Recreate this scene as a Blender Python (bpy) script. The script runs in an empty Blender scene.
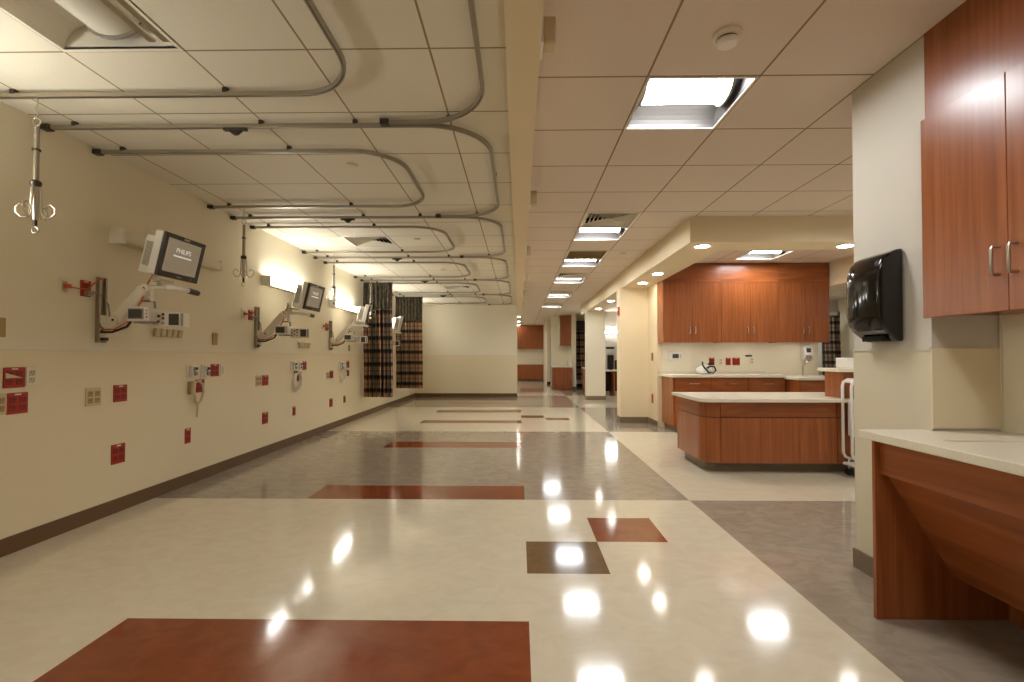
import bpy, bmesh, math, random
from mathutils import Vector, Matrix
random.seed(4)
PI = math.pi
col = bpy.context.scene.collection

# ------------------------------------------------------------------ materials
def new_mat(name):
    m = bpy.data.materials.new(name); m.use_nodes = True
    nt = m.node_tree; b = nt.nodes['Principled BSDF']
    return m, nt, b

def lin(c):
    return tuple(((v / 255) / 12.92 if v / 255 <= 0.04045 else ((v / 255 + 0.055) / 1.055) ** 2.4) for v in c) + (1.0,)

def plain(name, c, rough=0.5, metal=0.0, spec=0.5, emis=None, es=0.0, coat=0.0):
    m, nt, b = new_mat(name)
    b.inputs['Base Color'].default_value = lin(c)
    b.inputs['Roughness'].default_value = rough
    b.inputs['Metallic'].default_value = metal
    b.inputs['Specular IOR Level'].default_value = spec
    b.inputs['Coat Weight'].default_value = coat
    if emis:
        b.inputs['Emission Color'].default_value = lin(emis)
        b.inputs['Emission Strength'].default_value = es
    return m

def noisy(name, c1, c2, scale=(5, 5, 5), rough=0.5, detail=3, lo=0.35, hi=0.65, bump=0.0, spec=0.5, nscale=1.0, dist=0.0, coat=0.0, metal=0.0, roughvar=0.0):
    m, nt, b = new_mat(name)
    L = nt.links; N = nt.nodes
    tc = N.new('ShaderNodeTexCoord'); mp = N.new('ShaderNodeMapping'); mp.inputs['Scale'].default_value = scale
    nz = N.new('ShaderNodeTexNoise'); nz.inputs['Scale'].default_value = nscale; nz.inputs['Detail'].default_value = detail
    nz.inputs['Distortion'].default_value = dist
    rp = N.new('ShaderNodeValToRGB')
    rp.color_ramp.elements[0].position = lo; rp.color_ramp.elements[0].color = lin(c1)
    rp.color_ramp.elements[1].position = hi; rp.color_ramp.elements[1].color = lin(c2)
    L.new(tc.outputs['Object'], mp.inputs['Vector']); L.new(mp.outputs['Vector'], nz.inputs['Vector'])
    L.new(nz.outputs['Fac'], rp.inputs['Fac']); L.new(rp.outputs['Color'], b.inputs['Base Color'])
    b.inputs['Roughness'].default_value = rough; b.inputs['Specular IOR Level'].default_value = spec
    b.inputs['Coat Weight'].default_value = coat; b.inputs['Metallic'].default_value = metal
    if roughvar:
        mr = N.new('ShaderNodeMapRange'); mr.inputs['To Min'].default_value = rough - roughvar; mr.inputs['To Max'].default_value = rough + roughvar
        L.new(nz.outputs['Fac'], mr.inputs['Value']); L.new(mr.outputs['Result'], b.inputs['Roughness'])
    if bump:
        bp = N.new('ShaderNodeBump'); bp.inputs['Strength'].default_value = bump; bp.inputs['Distance'].default_value = 0.002
        n2 = N.new('ShaderNodeTexNoise'); n2.inputs['Scale'].default_value = 90
        L.new(tc.outputs['Object'], n2.inputs['Vector']); L.new(n2.outputs['Fac'], bp.inputs['Height']); L.new(bp.outputs['Normal'], b.inputs['Normal'])
    return m

def wood(name, c1, c2, c3, scale, rough=0.28):
    m, nt, b = new_mat(name)
    L = nt.links; N = nt.nodes
    tc = N.new('ShaderNodeTexCoord'); mp = N.new('ShaderNodeMapping'); mp.inputs['Scale'].default_value = scale
    nz = N.new('ShaderNodeTexNoise'); nz.inputs['Scale'].default_value = 1; nz.inputs['Detail'].default_value = 6; nz.inputs['Distortion'].default_value = 0.5
    rp = N.new('ShaderNodeValToRGB')
    e = rp.color_ramp.elements
    e[0].position = 0.3; e[0].color = lin(c1); e[1].position = 0.7; e[1].color = lin(c3)
    k = e.new(0.5); k.color = lin(c2)
    L.new(tc.outputs['Object'], mp.inputs['Vector']); L.new(mp.outputs['Vector'], nz.inputs['Vector'])
    L.new(nz.outputs['Fac'], rp.inputs['Fac']); L.new(rp.outputs['Color'], b.inputs['Base Color'])
    b.inputs['Roughness'].default_value = rough
    return m

def ceiling_mat(name, x0, y0, p, c, line, w=0.011):
    """acoustic tile with the dark reveal of its grid"""
    m, nt, b = new_mat(name)
    L = nt.links; N = nt.nodes
    tc = N.new('ShaderNodeTexCoord'); sx = N.new('ShaderNodeSeparateXYZ'); L.new(tc.outputs['Object'], sx.inputs[0])
    def math_(op, a, bv=None, cv=None):
        n = N.new('ShaderNodeMath'); n.operation = op
        for i, v in enumerate((a, bv, cv)):
            if v is None: continue
            if isinstance(v, (int, float)): n.inputs[i].default_value = v
            else: L.new(v, n.inputs[i])
        return n.outputs[0]
    def mask(o, off):
        f = math_('FRACT', math_('DIVIDE', math_('SUBTRACT', o, off), p))
        d = math_('ABSOLUTE', math_('SUBTRACT', f, 0.5))
        return d
    dx = mask(sx.outputs[0], x0); dy = mask(sx.outputs[1], y0)
    mx = math_('MAXIMUM', dx, dy)
    edge = math_('GREATER_THAN', mx, 0.5 - 0.5 * w / p)
    nz = N.new('ShaderNodeTexNoise'); nz.inputs['Scale'].default_value = 60; nz.inputs['Detail'].default_value = 4
    L.new(tc.outputs['Object'], nz.inputs['Vector'])
    mixn = N.new('ShaderNodeMix'); mixn.data_type = 'RGBA'
    L.new(nz.outputs['Fac'], mixn.inputs[0]); mixn.inputs[6].default_value = lin([v - 7 for v in c]); mixn.inputs[7].default_value = lin(c)
    mix = N.new('ShaderNodeMix'); mix.data_type = 'RGBA'
    L.new(edge, mix.inputs[0]); L.new(mixn.outputs[2], mix.inputs[6]); mix.inputs[7].default_value = lin(line)
    L.new(mix.outputs[2], b.inputs['Base Color'])
    b.inputs['Roughness'].default_value = 0.75; b.inputs['Specular IOR Level'].default_value = 0.25
    return m

def plaid_mat(name):
    """woven plaid: dark cross bars, orange and tan stripes along the cloth (UV in metres)"""
    m, nt, b = new_mat(name)
    L = nt.links; N = nt.nodes
    uv = N.new('ShaderNodeUVMap'); sp = N.new('ShaderNodeSeparateXYZ'); L.new(uv.outputs[0], sp.inputs[0])
    def fr(o, p, off=0.0):
        a = N.new('ShaderNodeMath'); a.operation = 'ADD'; L.new(o, a.inputs[0]); a.inputs[1].default_value = off
        d = N.new('ShaderNodeMath'); d.operation = 'DIVIDE'; L.new(a.outputs[0], d.inputs[0]); d.inputs[1].default_value = p
        f = N.new('ShaderNodeMath'); f.operation = 'FRACT'; L.new(d.outputs[0], f.inputs[0]); return f.outputs[0]
    def ramp(stops):
        r = N.new('ShaderNodeValToRGB'); r.color_ramp.interpolation = 'CONSTANT'
        e = r.color_ramp.elements
        e[0].position = 0; e[0].color = lin(stops[0][1]); e[1].position = stops[1][0]; e[1].color = lin(stops[1][1])
        for pz, c in stops[2:]:
            k = e.new(pz); k.color = lin(c)
        return r
    r1 = ramp([(0, (204, 138, 104)), (0.10, (60, 56, 54)), (0.22, (168, 150, 118)), (0.36, (200, 132, 98)), (0.46, (120, 108, 92)), (0.60, (58, 56, 56)), (0.70, (190, 164, 126)), (0.80, (206, 142, 108)), (0.90, (110, 104, 96))])
    L.new(fr(sp.outputs[0], 0.8), r1.inputs[0])
    r2 = ramp([(0, (46, 46, 52)), (0.24, (235, 235, 235)), (0.52, (190, 176, 156)), (0.62, (245, 235, 222)), (0.90, (140, 130, 118))])
    L.new(fr(sp.outputs[1], 0.255), r2.inputs[0])
    mx = N.new('ShaderNodeMix'); mx.data_type = 'RGBA'; mx.blend_type = 'MULTIPLY'; mx.inputs[0].default_value = 0.93
    L.new(r1.outputs[0], mx.inputs[6]); L.new(r2.outputs[0], mx.inputs[7]); L.new(mx.outputs[2], b.inputs['Base Color'])
    b.inputs['Roughness'].default_value = 0.85
    return m

M = {}
M['wall'] = noisy('cream_wall_paint', (233, 223, 197), (236, 226, 201), (1, 1, 1), 0.6, bump=0.05, spec=0.3)
M['wain'] = noisy('tan_wall_sheet', (229, 213, 177), (232, 217, 182), (1, 1, 1), 0.45, bump=0.04, spec=0.35)
M['rail'] = plain('sheet_cap', (226, 214, 186), 0.4)
M['base'] = plain('brown_vinyl_base', (100, 70, 38), 0.4)
M['base_grey'] = plain('taupe_vinyl_base', (122, 104, 80), 0.45)
M['soffit'] = noisy('soffit_paint', (232, 213, 176), (235, 216, 180), (1, 1, 1), 0.6, spec=0.3)
M['pale'] = plain('pale_wall_paint', (205, 196, 180), 0.55)
def lino(name, a, b): return noisy(name, a, b, (3.2, 4.2, 1), 0.10, detail=7, lo=0.36, hi=0.64, nscale=2.6, dist=0.9, spec=0.62, roughvar=0.012)
M['f_beige'] = lino('beige_linoleum', (211, 197, 170), (217, 204, 178))
M['f_grey'] = lino('grey_linoleum', (148, 133, 114), (161, 146, 127))
M['f_red'] = lino('rust_linoleum', (126, 58, 28), (137, 66, 34))
M['f_brown'] = lino('brown_linoleum', (104, 78, 42), (114, 86, 50))
M['ceil_l'] = ceiling_mat('ward_ceiling_tile', -0.4428, 2.3298, 0.6096, (228, 219, 198), (150, 128, 98), 0.011)
M['ceil_r'] = ceiling_mat('corridor_ceiling_tile', 0.7001, 2.5833, 0.6096, (230, 214, 197), (150, 124, 92), 0.012)
M['wood'] = wood('cherry_wood', (136, 74, 36), (152, 84, 42), (164, 95, 50), (34, 34, 1.3), 0.27)
M['wood_h'] = wood('cherry_wood_horizontal', (134, 72, 35), (150, 82, 41), (164, 95, 50), (2, 0.9, 16), 0.27)
M['wood_edge'] = plain('dark_cabinet_gap', (52, 26, 14), 0.5)
M['counter'] = noisy('cream_solid_surface', (226, 215, 191), (232, 222, 200), (120, 120, 120), 0.22, spec=0.5)
M['steel'] = plain('brushed_steel', (196, 188, 172), 0.28, 1.0)
M['alu'] = plain('satin_aluminium', (168, 160, 144), 0.35, 0.85)
M['dark_alu'] = plain('dark_clip_metal', (62, 54, 44), 0.4, 0.5)
M['white_pl'] = plain('white_plastic', (230, 222, 204), 0.4)
M['cream_pl'] = plain('cream_plastic', (206, 188, 150), 0.45)
M['warmwhite'] = plain('white_enamel', (236, 230, 220), 0.3)
M['grey_pl'] = plain('grey_plastic', (150, 142, 128), 0.4)
M['black_pl'] = plain('black_plastic', (20, 18, 16), 0.3)
M['black_gloss'] = plain('black_gloss_plastic', (20, 15, 11), 0.1, spec=0.55)
M['bezel'] = plain('dark_bezel', (58, 48, 38), 0.35)
M['screen'] = plain('monitor_screen', (86, 76, 64), 0.2, emis=(120, 105, 85), es=0.28)
M['screen_txt'] = plain('screen_writing', (210, 210, 210), 0.4, emis=(200, 200, 190), es=0.18)
M['lcd'] = plain('small_lcd', (74, 70, 64), 0.2)
M['red_pl'] = plain('red_plastic', (168, 40, 14), 0.38)
M['red_dk'] = plain('dark_red_receptacle', (138, 28, 10), 0.45)
M['red_alarm'] = plain('red_alarm', (180, 24, 20), 0.35)
M['orange'] = plain('orange_cord', (196, 84, 36), 0.45)
M['brass'] = plain('brown_switch', (150, 92, 48), 0.5)
M['tan_pl'] = plain('tan_plastic', (176, 146, 96), 0.5)
M['plaid'] = plaid_mat('plaid_cloth')
M['gap'] = plain('dark_gap', (22, 18, 14), 0.8)
WARM = (243, 247, 250)
def lamp_mat(name, s, c=WARM): return plain(name, (250, 245, 235), 0.4, emis=c, es=s)
M['lens_on'] = lamp_mat('lit_lens', 17.0)
M['tube_on'] = lamp_mat('lit_bed_light', 13.0, (246, 248, 244))
M['fill_strip'] = lamp_mat('fill_strip_glow', 3.0, (246, 248, 244))
M['tube_dim'] = lamp_mat('dim_bed_light', 15.0, (246, 248, 244))
M['down_on'] = lamp_mat('lit_downlight', 20.0, (250, 247, 236))
M['pan_darkened'] = plain('darkened_reflector', (66, 62, 58), 0.5)  # reflector colour darkened to keep the lens glare on it from clipping
M['lens_off'] = plain('unlit_lens', (214, 208, 192), 0.25)
def net_mat():
    m, nt, b = new_mat('curtain_netting'); N = nt.nodes; L = nt.links
    uv = N.new('ShaderNodeUVMap'); mp = N.new('ShaderNodeMapping'); mp.inputs['Scale'].default_value = (60, 12, 1)
    nz = N.new('ShaderNodeTexNoise'); nz.inputs['Scale'].default_value = 1
    rp = N.new('ShaderNodeValToRGB'); rp.color_ramp.elements[0].position = 0.35; rp.color_ramp.elements[0].color = lin((52, 44, 36)); rp.color_ramp.elements[1].position = 0.7; rp.color_ramp.elements[1].color = lin((130, 114, 92))
    L.new(uv.outputs[0], mp.inputs[0]); L.new(mp.outputs[0], nz.inputs['Vector']); L.new(nz.outputs['Fac'], rp.inputs[0]); L.new(rp.outputs[0], b.inputs['Base Color'])
    b.inputs['Alpha'].default_value = 0.88; b.inputs['Roughness'].default_value = 0.9
    return m
M['net'] = net_mat()
M['pane'] = plain('greenish_glass', (128, 130, 116), 0.1)

# ------------------------------------------------------------------ mesh builder
class MB:
    def __init__(s): s.bm = bmesh.new()
    def box(s, x0, y0, z0, x1, y1, z1, mi=0):
        v = [s.bm.verts.new(p) for p in ((x0, y0, z0), (x1, y0, z0), (x1, y1, z0), (x0, y1, z0), (x0, y0, z1), (x1, y0, z1), (x1, y1, z1), (x0, y1, z1))]
        for f in ((3, 2, 1, 0), (4, 5, 6, 7), (0, 1, 5, 4), (1, 2, 6, 5), (2, 3, 7, 6), (3, 0, 4, 7)):
            s.bm.faces.new([v[i] for i in f]).material_index = mi
        return s
    def quad(s, pts, mi=0):
        s.bm.faces.new([s.bm.verts.new(p) for p in pts]).material_index = mi; return s
    def prism(s, poly, axis, a0, a1):
        """extrude a 2-D outline along an axis; poly gives the other two coordinates in xyz order"""
        def P(q, a):
            return (a, q[0], q[1]) if axis == 'x' else ((q[0], a, q[1]) if axis == 'y' else (q[0], q[1], a))
        A = [s.bm.verts.new(P(q, a0)) for q in poly]; B = [s.bm.verts.new(P(q, a1)) for q in poly]
        n = len(poly)
        s.bm.faces.new(A); s.bm.faces.new(B[::-1])
        for i in range(n): s.bm.faces.new([A[i], B[i], B[(i + 1) % n], A[(i + 1) % n]])
        return s
    def cyl(s, p0, p1, r, seg=16, r1=None):
        p0, p1 = Vector(p0), Vector(p1); d = (p1 - p0).normalized()
        a = d.orthogonal().normalized(); b = d.cross(a); r1 = r if r1 is None else r1
        A = [s.bm.verts.new(p0 + (a * math.cos(t) + b * math.sin(t)) * r) for t in [2 * PI * i / seg for i in range(seg)]]
        B = [s.bm.verts.new(p1 + (a * math.cos(t) + b * math.sin(t)) * r1) for t in [2 * PI * i / seg for i in range(seg)]]
        s.bm.faces.new(A[::-1]); s.bm.faces.new(B)
        for i in range(seg): s.bm.faces.new([A[i], A[(i + 1) % seg], B[(i + 1) % seg], B[i]])
        return s
    def tube(s, pts, r, seg=10, closed=False):
        pts = [Vector(p) for p in pts]; n = len(pts); rings = []; up = None
        for i, p in enumerate(pts):
            a = pts[(i - 1) % n] if (closed or i > 0) else pts[i]
            b = pts[(i + 1) % n] if (closed or i < n - 1) else pts[i]
            d = (b - a).normalized()
            if up is None: up = d.orthogonal().normalized()
            up = (up - d * up.dot(d)).normalized(); sd = d.cross(up)
            rings.append([s.bm.verts.new(p + (up * math.cos(t) + sd * math.sin(t)) * r) for t in [2 * PI * k / seg for k in range(seg)]])
        for i in range(n if closed else n - 1):
            A, B = rings[i], rings[(i + 1) % n]
            for k in range(seg): s.bm.faces.new([A[k], A[(k + 1) % seg], B[(k + 1) % seg], B[k]])
        if not closed: s.bm.faces.new(rings[0][::-1]); s.bm.faces.new(rings[-1])
        return s
    def strip(s, pts, w, h):
        """rail of rectangular section following a plan path, z up; lip groove on its underside"""
        pts = [Vector(p) for p in pts]; rings = []
        sec = [(-w, 0), (-w, h), (w, h), (w, 0), (w * .35, 0), (w * .35, h * .4), (-w * .35, h * .4), (-w * .35, 0)]
        for i, p in enumerate(pts):
            a = pts[max(i - 1, 0)]; b = pts[min(i + 1, len(pts) - 1)]
            d = (b - a).normalized(); sd = Vector((d.y, -d.x, 0))
            rings.append([s.bm.verts.new(p + sd * q[0] + Vector((0, 0, q[1]))) for q in sec])
        k = len(sec)
        for A, B in zip(rings, rings[1:]):
            for i in range(k): s.bm.faces.new([A[i], A[(i + 1) % k], B[(i + 1) % k], B[i]])
        s.bm.faces.new(rings[0][::-1]); s.bm.faces.new(rings[-1])
        return s
    def lathe(s, prof, c, seg=24, axis='z'):
        c = Vector(c); rings = []
        for r, z in prof:
            R = []
            for i in range(seg):
                t = 2 * PI * i / seg; a, b = r * math.cos(t), r * math.sin(t)
                R.append(s.bm.verts.new(c + (Vector((a, b, z)) if axis == 'z' else (Vector((z, a, b)) if axis == 'x' else Vector((a, z, b))))))
            rings.append(R)
        for A, B in zip(rings, rings[1:]):
            for i in range(seg): s.bm.faces.new([A[i], A[(i + 1) % seg], B[(i + 1) % seg], B[i]])
        s.bm.faces.new(rings[0][::-1]); s.bm.faces.new(rings[-1])
        return s
    def build(s, name, mat, parent=None, bevel=0.0, seg=2, smooth=False, mats=None, loc=None, rot=None, mtx=None):
        bmesh.ops.recalc_face_normals(s.bm, faces=s.bm.faces)
        if mtx: s.bm.transform(mtx)
        me = bpy.data.meshes.new(name); s.bm.to_mesh(me); s.bm.free()
        o = bpy.data.objects.new(name, me); col.objects.link(o)
        for m in (mats or [mat]): me.materials.append(m)
        if parent: o.parent = parent
        if loc: o.location = loc
        if rot: o.rotation_euler = rot
        if bevel:
            bv = o.modifiers.new('bevel', 'BEVEL'); bv.width = bevel; bv.segments = seg; bv.limit_method = 'ANGLE'; bv.angle_limit = math.radians(35)
        if smooth:
            for p in me.polygons: p.use_smooth = True
            me.set_sharp_from_angle(angle=math.radians(38))
        return o

def thing(name, label, cat, loc=(0, 0, 0), rz=0.0, group=None):
    o = bpy.data.objects.new(name, None); col.objects.link(o)
    o.empty_display_size = 0.1
    o.location = loc; o.rotation_euler = (0, 0, rz); o['label'] = label; o['category'] = cat
    if group: o['group'] = group
    return o
def tag(o, label, cat, group=None):
    o['label'] = label; o['category'] = cat
    if group: o['group'] = group
    return o
def struct(name, mb, mat, parent=None, **k):
    o = mb.build(name, mat, parent, **k)
    if not parent: o['kind'] = 'structure'
    return o
def dup(root, loc, label, group=None, rz=None):
    r = root.copy(); col.objects.link(r); r.location = loc; r['label'] = label
    if rz is not None: r.rotation_euler = (0, 0, rz)
    if group: r['group'] = group
    def rec(a, b):
        for ch in list(a.children):
            if ch.name in seen: continue
            c = ch.copy(); col.objects.link(c); c.parent = b; seen.add(c.name); rec(ch, c)
    seen = set(); rec(root, r)
    return r

# ------------------------------------------------------------------ key dimensions (metres; camera stands at x = y = 0)
XL = -3.09            # ward's left wall
ZC = 2.716            # ceiling
YE = 14.15            # ward's end wall
T = 0.6096
EYE = 1.194

# ------------------------------------------------------------------ floor: one sheet of inlaid linoleum
xs = sorted({-3.4, -1.785, 0.045, 0.502, 0.959, 1.413, 8.6, 0.9})
bands = [-2.0, 0.35, 4.005, 7.62, 11.2, 14.6, 18.2, 21.9, 26.0]
reds = [(1.1, 2.175), (4.005, 4.425), (6.26, 6.70), (8.56, 8.94), (10.2, 10.65), (11.92, 12.39)]
ys = sorted(set(bands + [v for r in reds for v in r] + [2.65, 3.107, 3.564, 9.0, 9.33, 9.7, 16.0, 18.0, 19.6]))
def floor_slot(x, y):
    for a, b in reds:
        if -1.785 < x < 0.045 and a < y < b: return 2
    if 0.045 < x < 0.502 and 2.65 < y < 3.107: return 3
    if 0.502 < x < 0.959 and 3.107 < y < 3.564: return 2
    if 0.045 < x < 0.502 and 9.33 < y < 9.7: return 3
    if 0.502 < x < 0.959 and 9.0 < y < 9.33: return 2
    if 0.045 < x < 0.9 and 16.0 < y < 18.0: return 1
    k = sum(1 for b in bands if y > b)         # band number; odd/even alternate
    left = (k % 2 == 1)                        # True -> grey on the left
    g = left if x < 1.413 else not left
    if y > 18.2 and x < 1.413: return 0
    return 1 if g else 0
fb = MB()
for xa, xb in zip(xs, xs[1:]):
    for ya, yb in zip(ys, ys[1:]):
        fb.quad([(xa, ya, 0), (xb, ya, 0), (xb, yb, 0), (xa, yb, 0)], floor_slot((xa + xb) / 2, (ya + yb) / 2))
bmesh.ops.remove_doubles(fb.bm, verts=fb.bm.verts, dist=1e-5)
struct('floor', fb, None, mats=[M['f_beige'], M['f_grey'], M['f_red'], M['f_brown']])

# ------------------------------------------------------------------ fixtures' ceiling cells
GX = 0.7001; GY = 2.5833
def gy(k): return GY + T * k
lit_cells = [(GX, gy(k)) for k in (0, 5, 8, 11, 15, 19)]
far_cells = [(GX, gy(-4)), (3.36, 6.90), (4.0, 12.2), (6.6, 4.0), (6.6, 11.4), (3.2, 3.6)]
added_end_cells = [(-1.0, 16.9), (-1.0, 20.6)]  # lights added out of view behind the end wall to brighten the far corridor
vent_cells = [(GX, gy(4)), (GX, gy(7)), (GX, gy(10)), (GX, gy(14)), (GX, gy(18))]
LX = -0.4428; LY = 2.3298
ward_off = [(LX - 3 * T, LY - T)]
ward_vents = [(LX - 3 * T, LY + 6 * T), (LX - 2 * T, LY + 13 * T), (LX - 2 * T, LY + 18 * T)]

def ceiling_mesh(x0, x1, y0, y1, holes):
    X = sorted({x0, x1} | {v for h in holes for v in (h[0], h[0] + T) if x0 < v < x1})
    Y = sorted({y0, y1} | {v for h in holes for v in (h[1], h[1] + T) if y0 < v < y1})
    mb = MB()
    for a, b in zip(X, X[1:]):
        for c, d in zip(Y, Y[1:]):
            mx, my = (a + b) / 2, (c + d) / 2
            if any(h[0] < mx < h[0] + T and h[1] < my < h[1] + T for h in holes): continue
            mb.quad([(a, c, ZC), (a, d, ZC), (b, d, ZC), (b, c, ZC)])
    bmesh.ops.remove_doubles(mb.bm, verts=mb.bm.verts, dist=1e-5)
    for f in mb.bm.faces:
        pass
    return mb
struct('ceiling', ceiling_mesh(XL, -0.03, -1.6, YE, ward_off + ward_vents), M['ceil_l'])
struct('ceiling_corridor', ceiling_mesh(0.06, 8.6, -1.6, 26, lit_cells + far_cells + vent_cells), M['ceil_r'])
struct('ceiling_far', ceiling_mesh(-1.2, 0.06, YE, 26, added_end_cells), M['ceil_r'])
struct('ceiling_beam', MB().box(-0.052, -1.6, 2.40, 0.084, YE, ZC + 0.02), M['soffit'])

# ------------------------------------------------------------------ walls
def wall(name, x0, y0, x1, y1, z0=0.0, z1=ZC + 0.15, m='wall'):
    return struct(name, MB().box(x0, y0, z0, x1, y1, z1), M[m])
wall('wall_left', XL - 0.15, -1.6, XL, YE + 0.15)
struct('trim_1', MB().box(XL, -1.6, 0.0, XL + 0.005, YE, 1.225), M['wain'])
struct('trim_2', MB().box(XL, -1.6, 1.225, XL + 0.009, YE, 1.24), M['rail'])
struct('baseboard_left', MB().box(XL + 0.005, -1.6, 0, XL + 0.014, YE, 0.105), M['base'])
wall('wall_end', XL, YE, -0.05, YE + 0.15)
struct('trim_3', MB().box(XL + 0.014, YE - 0.005, 0, -0.05, YE, 1.225), M['wain'])
struct('trim_4', MB().box(XL + 0.014, YE - 0.009, 1.225, -0.05, YE, 1.24), M['rail'])
struct('baseboard_end', MB().box(XL + 0.014, YE - 0.016, 0, -0.05, YE - 0.005, 0.105), M['base'])
wall('wall_back', XL - 0.15, -1.75, 8.6, -1.6)
wall('wall_far_left', -1.3, YE + 0.15, -1.15, 24.0)
wall('wall_far', -1.3, 23.63, 2.2, 23.8)
wall('wall_right', 8.6, 2.2, 8.75, 24)
# right hand pier with the towel dispenser, and the alcove beside it
wall('wall_pier', 1.92, 2.25, 8.6, 2.76, m='pale')
wall('wall_alcove', 2.23, -1.6, 2.4, 2.25)
struct('trim_5', MB().box(1.915, 2.25, 0, 1.92, 2.765, 1.222), plain('cream_wall_sheet', (212, 200, 172), 0.45))
struct('trim_6', MB().box(1.911, 2.25, 1.222, 1.92, 2.76, 1.236), M['pale'])
struct('trim_7', MB().box(1.915, 2.244, 0.86, 2.23, 2.25, 1.232), M['wain'])
struct('trim_8', MB().box(2.224, 2.236, 0.86, 2.23, 2.244, 1.40), M['rail'])
struct('baseboard_pier', MB().box(1.905, 2.25, 0, 1.915, 2.775, 0.105), M['base_grey'])
# soffit over the nook
struct('ceiling_soffit', MB().prism([(1.86, 5.2), (5.23, 5.2), (5.23, 5.6), (2.34, 5.6), (2.34, 14.3), (1.86, 14.3)], 'z', 2.434, ZC + 0.01), M['soffit'])
wall('wall_nook_header', 5.03, 5.6, 5.23, 8.1, 2.33, ZC, 'soffit')
wall('wall_nook', 2.42, 8.10, 5.03, 8.25)
struct('wall_pillar_near', MB().prism([(1.83, 8.66), (2.33, 8.66), (2.33, 8.1), (2.42, 8.1), (2.42, 8.96), (1.83, 8.96)], 'z', 0, 2.44), M['soffit'])
struct('baseboard_pillar_near', MB().prism([(1.82, 8.97), (1.82, 8.65), (2.32, 8.65), (2.32, 8.09), (2.33, 8.09), (2.33, 8.66), (1.83, 8.66), (1.83, 8.97)], 'z', 0, 0.105), M['base_grey'])
struct('wall_pillar_far', MB().box(1.86, 13.15, 0, 2.37, 13.5, 2.44), M['wall'])
struct('baseboard_pillar_far', MB().prism([(1.85, 13.5), (1.85, 13.14), (2.375, 13.14), (2.375, 13.15), (1.86, 13.15), (1.86, 13.5)], 'z', 0, 0.11), M['base_grey'])
wall('wall_station', 2.55, 16.3, 8.6, 16.45, m='pale')
wall('wall_far_corridor', 1.2, 20.4, 1.34, 23.62)
wall('wall_far_alcove', 1.2, 17.95, 1.93, 18.1)
wall('wall_far_pier', 1.91, 17.25, 2.06, 18.6)
wall('wall_far_bay', 2.06, 18.8, 2.9, 18.95)
struct('baseboard_far_bay', MB().box(2.06, 18.78, 0, 2.55, 18.8, 0.12), M['gap'])
struct('baseboard_far_pier', MB().box(1.90, 17.235, 0, 2.06, 17.25, 0.105), M['base'])
struct('baseboard_far_corridor', MB().box(1.19, 20.38, 0, 1.36, 20.4, 0.12), M['gap'])
wall('wall_far_bay_side', 2.9, 16.45, 3.05, 18.95)
wall('wall_right_bay', 6.6, 13.0, 8.6, 13.15, m='pale')
wall('wall_far_right', 2.06, 23.6, 8.6, 23.75)
# framed glazed opening in the bay wall, seen past the nook
d1 = struct('window_1', MB().box(7.15, 12.93, 0.9, 8.55, 13.0, 2.3), M['pane'])
fr_ = MB()
for a in ((7.08, 7.16), (8.02, 8.12), (8.52, 8.6)): fr_.box(a[0], 12.90, 0.82, a[1], 12.99, 2.38)
fr_.box(7.08, 12.90, 2.28, 8.6, 12.99, 2.38); fr_.box(7.08, 12.90, 0.82, 8.6, 12.99, 0.92)
fr_.build('window_frame', M['warmwhite'], d1, bevel=0.005)

# ------------------------------------------------------------------ recessed ceiling lights
def make_light(label, lensmat, along='x'):
    t = thing('ceiling_light', label, 'ceiling light')
    fr = MB(); w = 0.02
    fr.box(0.003, 0.003, -0.004, T - 0.003, w, 0.01); fr.box(0.003, T - w, -0.004, T - 0.003, T - 0.003, 0.01)
    fr.box(0.003, w, -0.004, w, T - w, 0.01); fr.box(T - w, w, -0.004, T - 0.003, T - w, 0.01)
    fr.build('frame', M['white_pl'], t)
    # reflector pan: curved cross-section from frame up to a flat roof
    h = 0.125; n = 8; pan = MB(); prof = []
    for i in range(n + 1):
        a = i / n * PI / 2; prof.append((w + 0.17 * (1 - math.cos(a)), h * math.sin(a)))
    prof = prof + [(T - p[0], p[1]) for p in reversed(prof)]
    def Q(s_, q, z): return (s_, q, z) if along == 'x' else (q, s_, z)
    for (a, za), (b, zb) in zip(prof, prof[1:]):
        pan.quad([Q(w, a, za), Q(w, b, zb), Q(T - w, b, zb), Q(T - w, a, za)])
    for e in (w, T - w):
        pan.bm.faces.new([pan.bm.verts.new(Q(e, a, z)) for a, z in prof])
    pan.build('reflector', M['white_pl'] if lensmat is M['lens_off'] else M['pan_darkened'], t, smooth=True)
    # basket lens: a shallow half drum hanging in the pan
    ln = MB(); n = 14; R = 0.135; c = T / 2; z0 = 0.118
    pts = [(c + R * math.cos(PI + PI * i / n), z0 + 0.085 * math.sin(PI + PI * i / n)) for i in range(n + 1)]
    if along == 'x': ln.prism(pts, 'x', 0.05, T - 0.07)
    else: ln.prism(pts, 'y', 0.05, T - 0.07)
    ln.build('lens', lensmat, t, smooth=True)
    for e in ((0.036, 0.05), (T - 0.07, T - 0.056)):
        q = [(c + (R + .012) * math.cos(PI + PI * i / n), z0 + 0.1 * math.sin(PI + PI * i / n)) for i in range(n + 1)]
        MB().prism(q, along, e[0], e[1]).build('end_cap', M['grey_pl'], t)
    return t
lgrp = 'lit square ceiling lights over the corridor'
lbl = ['large lit recessed square ceiling light nearest the camera, beside the smoke detector',
       'lit square ceiling light just behind the nearest air vent in the corridor ceiling',
       'second lit square ceiling light beyond the first air vent, behind a dark grille',
       'third lit square ceiling light beyond the first air vent, halfway down the corridor ceiling',
       'next-to-farthest lit square light in the row on the corridor ceiling',
       'farthest lit square light in the row on the corridor ceiling']
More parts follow.
